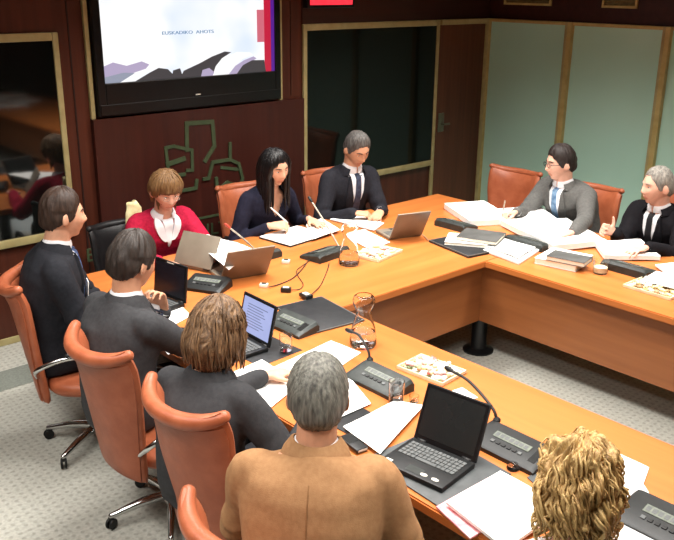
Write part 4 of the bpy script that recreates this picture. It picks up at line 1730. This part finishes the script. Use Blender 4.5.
def unit(label, ca, ang, length=.30, width=.20, m=None, tip=None, foot=None, stem=None, stem_r=.006, redtip=False):
    """ca: centre on the table; ang: direction of the long side (deg). user edge is on the local -y side"""
    t = empty('microphone_unit', (ca[0], ca[1], TT + .0005), math.radians(ang), label, 'microphone')
    L2, W2 = length / 2, width / 2
    prof = [(-W2, 0), (-W2, .018), (-W2 + .012, .026), (W2 * .55, .058), (W2 * .85, .060), (W2, .045), (W2, 0)]
    b_ = nb()
    rings = []
    for x, k in ((-L2, .72), (-L2 + .012, .95), (-L2 + .03, 1), (L2 - .03, 1), (L2 - .012, .95), (L2, .72)):
        rings.append([V((x, y * (.9 + .1 * k), z * k)) for y, z in prof])
    loft(b_, rings)
    autosmooth(obj('housing', b_, m or M['unit'], t, local=True), 25)
    sl = math.atan2(.032, W2 * 1.55 - .012)
    Rs = Matrix.Translation((0, -W2 + .012, .0262)) @ Matrix.Rotation(sl, 4, 'X')
    wl = math.hypot(W2 * 1.55 - .012, .032)
    b_ = nb(); boxa(b_, -.085, .085, wl * .52, wl * .80, 0, .0025, .0008); b_.transform(Rs)
    dsp = obj('display', b_, M['display'], t, smooth=False, local=True)
    b_ = nb()
    for k in range(7):
        boxa(b_, -.078 + k * .0225, -.062 + k * .0225, wl * .58, wl * .74, .0025, .0032)
    b_.transform(Rs); obj('digits', b_, M['key'], dsp, smooth=False, local=True)
    for k in range(6):
        b_ = nb(); boxa(b_, -.075 + k * .026, -.058 + k * .026, wl * .26, wl * .38, 0, .004, .001); b_.transform(Rs)
        obj('button', b_, M['key'] if k in (0, 5) else M['castor'], t, smooth=False, local=True)
    b_ = nb()
    for k in range(8):
        boxa(b_, L2 - .052 + k * .004, L2 - .050 + k * .004, wl * .2, wl * .8, 0, .0015)
    b_.transform(Rs); obj('speaker_grille', b_, M['castor'], t, smooth=False, local=True)
    if tip is not None:
        mw = MATS[t.name]
        lt = mw.inverted() @ V(tip)
        lf = V(foot) if foot is not None else V((L2 * .2, W2 * .8, .058))
        b_ = nb()
        d_ = lt - lf
        md1 = lf + V((d_.x * .12, d_.y * .12, max(.03, abs(d_.z) * .45)))
        md2 = lf + d_ * .6 + V((0, 0, d_.z * .18 + .02))
        path = smooth_path([lf, md1, md2, lt], 8) if not stem else smooth_path([lf, lf.lerp(lt, .5) + V((0, 0, .006)), lt], 8)
        tube(b_, path, stem_r, 8)
        o_ = obj('goose_neck', b_, M['cable_grey'] if stem else M['cable'], t, local=True)
        b_ = nb()
        dv = (path[-1] - path[-2]).normalized()
        tube(b_, [path[-1], path[-1] + dv * .02, path[-1] + dv * .04], [stem_r * 1.3, stem_r * 1.9, stem_r * 1.5], 10)
        obj('microphone_head', b_, M['castor'] if not redtip else M['red_tip'], o_, local=True)
        b_ = nb(); lathe(b_, [(.016, -.004), (.016, .004), (.009, .012)], lf, 14)
        autosmooth(obj('collar', b_, M['castor'], t, local=True))
    return t


c1_ = (T(365, 353.5, .06) + T(407, 378, .06) + T(405, 392, .03) + T(351, 373, .03)) / 4
unit('grey microphone unit with drooping black stem beside the clear carafe and water glass', (-4.735, -3.24), -90, .31, .155, tip=at(352, 332, x=-4.66), foot=(-.13, .07, .058))
c2_ = (-4.757, -4.005)
unit('dark microphone unit with arching black stem behind the open black laptop', c2_, -90, .32, .16, m=M['unit_dark'], tip=at(452, 371, x=-4.62), foot=(-.135, .08, .058), stem_r=.0065)
unit('dark microphone unit at the bottom right corner beside the curly blond hair', (-4.77, -4.66), -90, .32, .18, m=M['unit_dark'], tip=None)
cu_ = T(293, 331)
unit('dark microphone unit between the lit laptop and the black desk pad', (T(291, 328).x, T(291, 328).y), -88, .29, .15, tip=None)
cu_ = T(207, 288)
unit('dark microphone unit on the table corner beside the grey laptop', (cu_.x, cu_.y), -62, .26, .17, m=M['unit_dark'], tip=None)
cu_ = T(258, 258)
unit('grey microphone unit with pale slanting stem behind the central grey laptop', (cu_.x, cu_.y), 180, .28, .17, tip=at(230, 228, y=-1.30), foot=(.02, .03, .05), stem=True, redtip=True)
cu_ = T(325, 256)
unit('grey microphone unit with pale slanting stem beside the far carafe', (cu_.x, cu_.y), 186, .30, .19, tip=at(312, 202, y=-1.42), foot=(-.09, .05, .05), stem=True)
cu_ = T(456, 227)
unit('grey microphone unit below the white papers near the door end of the right arm', (cu_.x, cu_.y), 92, .28, .18)
cu_ = T(530, 245)
unit('grey microphone unit in front of the man with glasses', (cu_.x, cu_.y), 90, .32, .18)
cu_ = T(629, 271)
unit('grey microphone unit in front of the man in black jacket', (cu_.x, cu_.y), 90, .32, .18)

# desk pads and folders


def pad(label, pix, thick, m, name, cat, h=None, rim=None):
    h = nxt() if h is None else h
    c, ang, hx, hy = quad_frame(pix, h)
    t = empty(name, (c.x, c.y, TT + h), ang, label, cat)
    b_ = nb(); boxa(b_, -hx, hx, -hy, hy, 0, thick, min(.003, thick * .4))
    autosmooth(obj('pad_board', b_, m, t, local=True))
    if rim:
        b_ = nb()
        for a, c_, e, f in ((-hx, hx, -hy, -hy + .006), (-hx, hx, hy - .006, hy), (-hx, -hx + .006, -hy + .006, hy - .006), (hx - .006, hx, -hy + .006, hy - .006)):
            boxa(b_, a, c_, e, f, thick * .3, thick + .0015)
        obj('pad_rim', b_, rim, t, smooth=False, local=True)
    return t


M['rim'] = mat('pad_rim', rgb(92, 94, 92), .4)
pad('large empty black desk pad by the inner table corner', [(314, 297), (354, 315), (328, 340), (283, 309)], .008, M['pad_black'], 'desk_pad', 'desk pad', h=.0005, rim=M['rim'])
pad('black desk pad under the laptop with the lit screen', [(262, 331), (301, 351), (262, 366), (222, 350)], .0014, M['pad_black'], 'desk_pad', 'desk pad', h=.0005)
pad('dark grey folder lying open under the near black laptop', [(430, 428), (506, 474), (449, 512), (366, 462)], .007, M['folder_grey'], 'folder', 'folder', h=.0005)
pad('black desk pad corner beside the phone and tan-jacketed man', [(352, 404), (392, 424), (370, 446), (330, 424)], .004, M['pad_black'], 'desk_pad', 'desk pad', h=.0005)
pad('black leather folder under the dark booklets at the inner corner', [(450, 237), (491, 253), (470, 259), (431, 243)], .016, M['pad_black'], 'folder', 'folder', h=.0005, rim=M['rim'])
# papers on the near arm
sheet('broad white sheets left of the carafe, between the black pad and the grey-haired man', [(271, 369), (331, 341), (361, 353), (306, 390)], h=.001)
sheet('white papers at the table edge right of the brown-haired woman', [(230, 374), (262, 360), (300, 384), (266, 412)], h=.0042)
sheet('white sheets under the grey-haired man\'s chin', [(296, 386), (342, 368), (371, 404), (322, 426)], h=.0074)
sheet('curled white paper sheet between the phone and the near black laptop', [(343, 428), (394, 402), (424, 406), (380, 455)], h=.012, wave=.008)
sheet('white sheets on the table beside the hand of the man in grey', [(155, 320), (180, 305), (191, 316), (160, 333)], h=.002)
sheet('small white card beside the dark headset', [(160, 345), (178, 338), (187, 346), (168, 355)], h=.002)
sheet('pile of white newspapers in front of the blond woman', [(446, 505), (500, 474), (566, 510), (505, 552)], h=.016, thick=.012, wave=.006, name='newspaper', cat='newspaper')
sheet('pink-edged magazine under the newspapers', [(436, 508), (490, 478), (516, 512), (470, 540)], h=.002, thick=.006, m=M['pink'], name='magazine', cat='magazine')
sheet('white paper with a note right of the curly blond hair', [(606, 448), (649, 468), (642, 488), (590, 478)], h=.002)
sheet('white sheets under the corner microphone unit by the blond hair', [(592, 476), (644, 486), (690, 560), (560, 560)], h=.0055, thick=.004)
sheet('thin white paper slip behind the near laptop lid', [(450, 392), (462, 388), (478, 398), (464, 402)], h=.001)
sheet('dark card by the curly blond hair', [(527, 478), (538, 472), (550, 481), (539, 489)], h=.001, m=M['folder_grey'], name='card', cat='card', thick=.003)
# papers on the back table
sheet('crumpled white sheet draped before the woman in red', [(196, 244), (208, 236), (254, 252), (229, 273)], h=.10, wave=.03, thick=.003)
o_ = pad('dark-backed white notebook being written in by the long-haired woman', [(263, 238), (300, 226), (326, 237), (286, 248)], .009, M['pad_black'], 'notebook', 'notebook', h=.001)
b_ = nb(); c, ang, hx, hy = quad_frame([(263, 238), (300, 226), (326, 237), (286, 248)], .001); boxa(b_, -hx + .004, hx - .004, -hy + .004, hy - .004, .009, .016, .002)
obj('pages', b_, M['paper'], o_, local=True)
sheet('white curled paper under the long-haired woman\'s left hand', [(306, 226), (322, 219), (340, 231), (312, 240)], h=.018, wave=.012)
sheet('white papers under the clasped hands of the bowed man', [(330, 220), (352, 214), (384, 224), (374, 231)], h=.006, thick=.008)
sheet('white papers behind the far sweets tray', [(344, 236), (364, 230), (390, 243), (370, 250)], h=.004, thick=.006)
# papers on the right arm
sheet('stack of white papers at the door end of the right arm', [(444, 209), (484, 206), (512, 224), (470, 227)], h=.001, thick=.045, wave=.006)
sheet('loose white sheets under the hand of the man with glasses', [(486, 212), (540, 209), (560, 224), (508, 230)], h=.001, thick=.02, wave=.008)
sheet('long heap of white papers in front of the man with glasses', [(500, 226), (566, 224), (606, 247), (552, 252)], h=.004, thick=.042, wave=.016)
sheet('white papers in front of the man in black jacket', [(594, 246), (640, 244), (660, 261), (604, 260)], h=.004, thick=.03, wave=.012)
sheet('white papers cut by the right edge', [(655, 266), (690, 262), (720, 275), (668, 276)], h=.012, thick=.01)
sheet('open white brochure on the inner corner of the right arm', [(483, 252), (507, 240), (542, 250), (519, 265)], h=.001, thick=.014, wave=.006)
sheet('top sheet curling on the open brochure', [(486, 247), (508, 237), (541, 245), (518, 259)], h=.022, thick=.004, wave=.012)


for k_, (x_, y_, a_) in enumerate(((-2.5, -6.6, .2), (-2.2, -6.9, -.3), (-2.55, -7.2, .5), (-2.15, -7.5, .1))):
    o_ = empty('paper_sheet', (x_, y_, TT + .0006), a_, ['white papers mirrored in the left window, nearest the inner table edge',
               'white papers mirrored in the left window, beside the second table edge', 'white papers mirrored in the left window, lying askew', 'white papers mirrored in the left window, last on the table end'][k_], 'paper')
    b_ = nb(); boxa(b_, -.21, .21, -.15, .15, 0, .02 + .01 * k_, .004)
    obj('paper_stack', b_, M['paper'], o_, local=True)


def book(label, pix, h, thick, cover, name='booklet', cat='booklet'):
    c, ang, hx, hy = quad_frame(pix, h)
    t = empty(name, (c.x, c.y, TT + h), ang, label, cat)
    b_ = nb(); boxa(b_, -hx + .004, hx - .004, -hy + .004, hy - .003, .003, thick - .003)
    obj('pages', b_, M['paper_edge'], t, smooth=False, local=True)
    b_ = nb(); boxa(b_, -hx, hx, -hy, hy, 0, .003, .001); boxa(b_, -hx, hx, -hy, hy, thick - .003, thick, .001); boxa(b_, -hx, hx, hy - .003, hy, .003, thick - .003)
    obj('cover', b_, cover, t, smooth=False, local=True)
    return t


book('lower white booklet of the pair on the black leather folder', [(447, 236), (490, 238), (488, 249), (446, 244)], .0185, .022, M['paper'])
book('dark grey booklet on top of the pair on the black leather folder', [(466, 231), (505, 236), (497, 246), (456, 240)], .041, .026, M['booklet'])
book('thick white report at the bottom of the pile before the man with glasses', [(548, 252), (594, 261), (574, 272), (538, 264)], .001, .04, M['paper'], 'report', 'report')
book('grey report on top of the pile before the man with glasses', [(552, 254), (594, 261), (582, 268), (548, 260)], .0415, .03, M['booklet'], 'report', 'report')

# glassware


def tumbler(label, px, r=.033, hgt=.095, water=.35, fill=None):
    c = T(*px)
    t = empty('drinking_glass', (c.x, c.y, TT + .0006), 0, label, 'glass')
    b_ = nb()
    lathe(b_, [(.0, 0), (r * .86, 0), (r * .9, .004), (r, hgt), (r - .0022, hgt), (r * .84, .010), (.0, .010)], (0, 0, 0), 24, caps=False)
    autosmooth(obj('glass_wall', b_, M['glass'], t, local=True))
    b_ = nb()
    lathe(b_, [(.0, .0104), (r * .83, .0104), (r * .86, hgt * water), (0, hgt * water)], (0, 0, 0), 24, caps=False)
    autosmooth(obj('water' if fill is None else 'contents', b_, fill or M['water'], t, local=True))
    return t


tumbler('drinking glass beside the laptop with the lit screen', (286, 352))
tumbler('drinking glass beside the microphone unit and the curled paper sheet', (396, 403), .036, .105)
tumbler('low drinking glass beside the report pile on the right arm', (600, 273), .05, .085, .5, M['tray'])
tumbler('short clear glass beside the sweets tray, behind the near laptop', (414, 402), .022, .03)


def carafe(label, px, s_=1.0):
    c = T(*px)
    t = empty('carafe', (c.x, c.y, TT + .0006), 0, label, 'carafe')
    out = [(.0, 0), (.056, 0), (.062, .012), (.060, .05), (.050, .10), (.036, .145), (.031, .165), (.040, .180), (.049, .200), (.051, .220), (.045, .236), (.036, .243)]
    inn = [(r - .003, max(z, .008)) for r, z in reversed(out[1:])] + [(0, .008)]
    b_ = nb(); lathe(b_, [(r * s_, z * s_) for r, z in out + inn], (0, 0, 0), 28, caps=False)
    autosmooth(obj('glass_wall', b_, M['glass'], t, local=True), 60)
    b_ = nb(); lathe(b_, [(r * s_, z * s_) for r, z in [(0, .0085), (.0525, .0085), (.0585, .014), (.0565, .05), (.053, .07), (0, .07)]], (0, 0, 0), 28, caps=False)
    autosmooth(obj('water', b_, M['water'], t, local=True), 60)
    return t


carafe('clear glass carafe on the near table arm by the inner corner', (363, 345), 1.12)
carafe('clear glass carafe on the back table beside the far sweets tray', (349, 264), 1.12)
# puck
c = T(513, 469)
b = nb(); lathe(b, [(.0, 0), (.024, 0), (.026, .006), (.022, .014), (.018, .022), (.012, .024), (0, .02)], (0, 0, 0), 20, caps=False)
o = obj('glass_stopper', b, M['glass'], base=(0, 0, 0)); o.location = (c.x, c.y, TT + .0006)
tag(o, 'small round glass stopper in front of the dark microphone unit', 'stopper')
# phone
c, ang, hx, hy = quad_frame([(345, 438), (356, 434), (362, 451), (350, 455)], .008)
t = empty('mobile_phone', (c.x, c.y, TT + .006), ang, 'black mobile phone on the table edge right of the tan jacket', 'phone')
b = nb(); boxa(b, -hx, hx, -hy, hy, 0, .016, .004); autosmooth(obj('phone_body', b, M['black'], t, local=True))
b = nb(); boxa(b, -hx + .005, hx - .005, -hy * .1, hy - .008, .0155, .0168); obj('phone_screen', b, M['scr_off'], t, smooth=False, local=True)
b = nb(); boxa(b, -hx + .006, hx - .006, -hy - .0006, -hy + .006, .004, .0125); obj('phone_edge', b, M['connector'], t, smooth=False, local=True)
# pens
b = nb(); a_, c_ = T(506, 478, .012), T(523, 487, .012); tube(b, [a_, a_.lerp(c_, .5), c_], .007, 10)
tag(obj('pen', b, M['black'], base=(a_.x, a_.y, TT)), 'thick black pen on the folder by the newspapers', 'pen')
b = nb(); a_, c_ = at(271, 208, y=-1.03), at(288, 223, y=-1.20); tube(b, [a_, a_.lerp(c_, .5), a_.lerp(c_, .9), c_], [.006, .006, .0055, .001], 10)
tag(obj('pen', b, M['connector'], base=tuple(c_)), 'white pen held upright by the long-haired woman', 'pen')
b = nb(); a_, c_ = at(505, 201, z=.93), at(502, 216, z=.80); tube(b, [a_, a_.lerp(c_, .5), c_], [.005, .005, .0015], 10)
tag(obj('pen', b, M['cable_grey'], base=tuple(c_)), 'pen in the hand of the man with glasses', 'pen')


# sweets trays
M['sw'] = [mat('sweet_' + n_, c_, .45, None, 40) for n_, c_ in (('white', rgb(240, 234, 220)), ('cream', rgb(236, 214, 160)), ('red', rgb(205, 110, 100)), ('green', rgb(176, 186, 150)), ('brown', rgb(190, 150, 110)), ('pink', rgb(232, 180, 180)))]


def sweets(label, pix, n, cols, grp, slab_, seed):
    c, ang, hx, hy = quad_frame(pix, .012)
    t = empty('serving_tray', (c.x, c.y, TT + .0006), ang, label, 'tray')
    b_ = nb(); boxa(b_, -hx, hx, -hy, hy, 0, .006, .002)
    obj('tray_base', b_, M['tray'], t, smooth=False, local=True)
    b_ = nb()
    for a, c_, e, f in ((-hx, hx, -hy, -hy + .006), (-hx, hx, hy - .006, hy), (-hx, -hx + .006, -hy + .006, hy - .006), (hx - .006, hx, -hy + .006, hy - .006)):
        boxa(b_, a, c_, e, f, .004, .018, .001)
    obj('tray_rim', b_, M['tray'], t, smooth=False, local=True)
    mw = MATS[t.name]
    rg = random.Random(seed)
    protos = {}
    nl = (n * 5) // 8
    nx = max(2, int(math.sqrt(nl * hx / hy)))
    ny = max(1, int(math.ceil(nl / nx)))
    k = 0
    spots = []
    for i in range(nx):
        for j in range(ny):
            spots.append((-hx + .022 + (2 * hx - .044) * (i + .5) / nx + rg.uniform(-.005, .005), -hy + .022 + (2 * hy - .044) * (j + .5) / ny + rg.uniform(-.005, .005), .0062))
    for q_ in range(n - len(spots)):
        spots.append((rg.uniform(-.8, .8) * (hx - .02), rg.uniform(-.75, .75) * (hy - .02), .0235))
    for x, y, z in spots:
        ci = rg.choice(cols)
        if ci not in protos:
            b_ = nb()
            r0 = .0135
            loft(b_, [[V((xx, math.cos(2 * PI * q_ / 10) * rr, .0098 + math.sin(2 * PI * q_ / 10) * rr * .75)) for q_ in range(10)] for xx, rr in ((-.030, .009), (-.022, .011), (-.017, .004), (-.014, .010), (-.004, r0), (.004, r0), (.014, .010), (.017, .004), (.022, .011), (.030, .009))])
            o_ = obj('wrapped_sweet', b_, M['sw'][ci])
            protos[ci] = o_
        else:
            o_ = protos[ci].copy(); COL.objects.link(o_)
        o_.location = mw @ V((x, y, z))
        o_.rotation_euler = (0, 0, rg.uniform(0, 6.28))
        tag(o_, slab_, 'sweet', grp)


sweets('long tray of wrapped sweets on the near table arm', [(399, 367), (424, 352), (464, 374), (440, 384)], 88, (0, 0, 0, 1, 1, 2, 3, 4, 5), 'sweets on the near tray', 'small wrapped sweet in the long tray behind the near microphone unit', 11)
sweets('tray of wrapped sweets beside the far carafe', [(357, 254), (381, 243), (398, 252), (374, 262)], 48, (0, 1, 1, 1, 5), 'sweets on the far tray', 'small cream wrapped sweet in the tray beside the far carafe', 12)
sweets('tray of wrapped sweets on the right table arm under a white sheet', [(625, 285), (646, 275), (692, 290), (668, 299)], 44, (0, 0, 1, 1, 4), 'sweets on the right arm tray', 'small wrapped sweet in the tray on the right table arm', 13)
sheet('white sheet lying over the right arm sweets tray', [(640, 281), (656, 272), (720, 284), (690, 293)], h=.034, thick=.003, wave=.005)

# connectors and cables on the table by the central grey laptop
for px, sz, m_, lb in (((264, 287), (.05, .035, .022), 'connector', 'white plug connector at the foot of the central grey laptop'),
                       ((286, 292), (.06, .035, .028), 'castor', 'black and white socket box between the cables'),
                       ((306, 299), (.075, .05, .022), 'unit_dark', 'dark adapter box on the corner of the empty black pad'),
                       ((286, 263), (.05, .04, .022), 'connector', 'small white connector to the right of the central grey laptop')):
    c = T(*px)
    t = empty('connector_box', (c.x, c.y, TT + (.0105 if px[0] == 306 else .0006)), math.radians(-50 if px[0] != 306 else -95), lb, 'connector')
    b = nb(); boxa(b, -sz[0] / 2, sz[0] / 2, -sz[1] / 2, sz[1] / 2, 0, sz[2], .003)
    autosmooth(obj('box_shell', b, M[m_], t, local=True))
    b = nb(); boxa(b, -sz[0] * .3, sz[0] * .3, -sz[1] * .3, sz[1] * .3, sz[2], sz[2] + .003, .001)
    obj('socket_plate', b, M['connector'] if m_ != 'connector' else M['unit'], t, smooth=False, local=True)


def cable(label, pix, r=.0035, m_='cable', hmid=.004):
    P = [T(x, y, hmid if 0 < i < len(pix) - 1 else .012) for i, (x, y) in enumerate(pix)]
    b_ = nb(); tube(b_, smooth_path(P, 8), r, 8)
    o_ = obj('cable', b_, M[m_], base=(P[0].x, P[0].y, TT))
    tag(o_, label, 'cable')


cable('grey cable sweeping from the white plug to the far microphone unit', [(269, 287), (280, 284), (293, 278), (303, 268), (309, 259), (312, 252)])
cable('thin cable looping up from the black and white socket box', [(292, 290), (300, 289), (303, 284), (298, 276), (297, 270), (305, 264), (312, 258)], .0028)
cable('thin cable from the dark adapter box to the far unit', [(312, 294), (320, 286), (325, 276), (328, 268), (329, 263)], .0028)
cable('curved cable at the foot of the far grey laptop', [(404, 226), (410, 221), (418, 230), (424, 236), (428, 240)], .003, 'cable_grey')
# headset lying near the hands of the man in grey
c = T(178, 337)
t = empty('headset', (c.x, c.y, TT + .0008), .4, 'small dark headset on the table before the man in grey suit', 'headset')
b = nb(); tube(b, [V((math.cos(a_) * .05, math.sin(a_) * .05, .008)) for a_ in [PI * k / 14 for k in range(15)]], .006, 8)
obj('headband', b, M['castor'], t, local=True)
for sx in (-1, 1):
    b = nb(); tube(b, [(sx * .05, -.018, .016), (sx * .05, .0, .018), (sx * .05, .014, .016)], .016, 10)
    obj('ear_pad', b, M['castor'], t, local=True)

# cream cloth hanging over the black chair
c = at(132, 213, y=-.30)
b = nb()
rows = []
for j in range(9):
    v = j / 8
    r = []
    for k in range(20):
        a_ = 2 * PI * k / 20
        wd = .055 + .05 * math.sin(PI * v) - .03 * v
        r.append(V((math.cos(a_) * wd + .02 * math.sin(v * 5), math.sin(a_) * (.03 + .01 * math.sin(3 * a_ + v * 4)), .20 - v * .27 + .01 * math.sin(2 * a_))))
    rows.append(r)
loft(b, rows)
roughen(b, .012, 16, 2.0)
o = obj('cloth', b, M['cloth_cream'])
o.location = at(133, 222, y=-.52)
o.scale = (.72, .72, .72)
tag(o, 'cream scarf hanging on the black chair behind the woman in red', 'scarf')
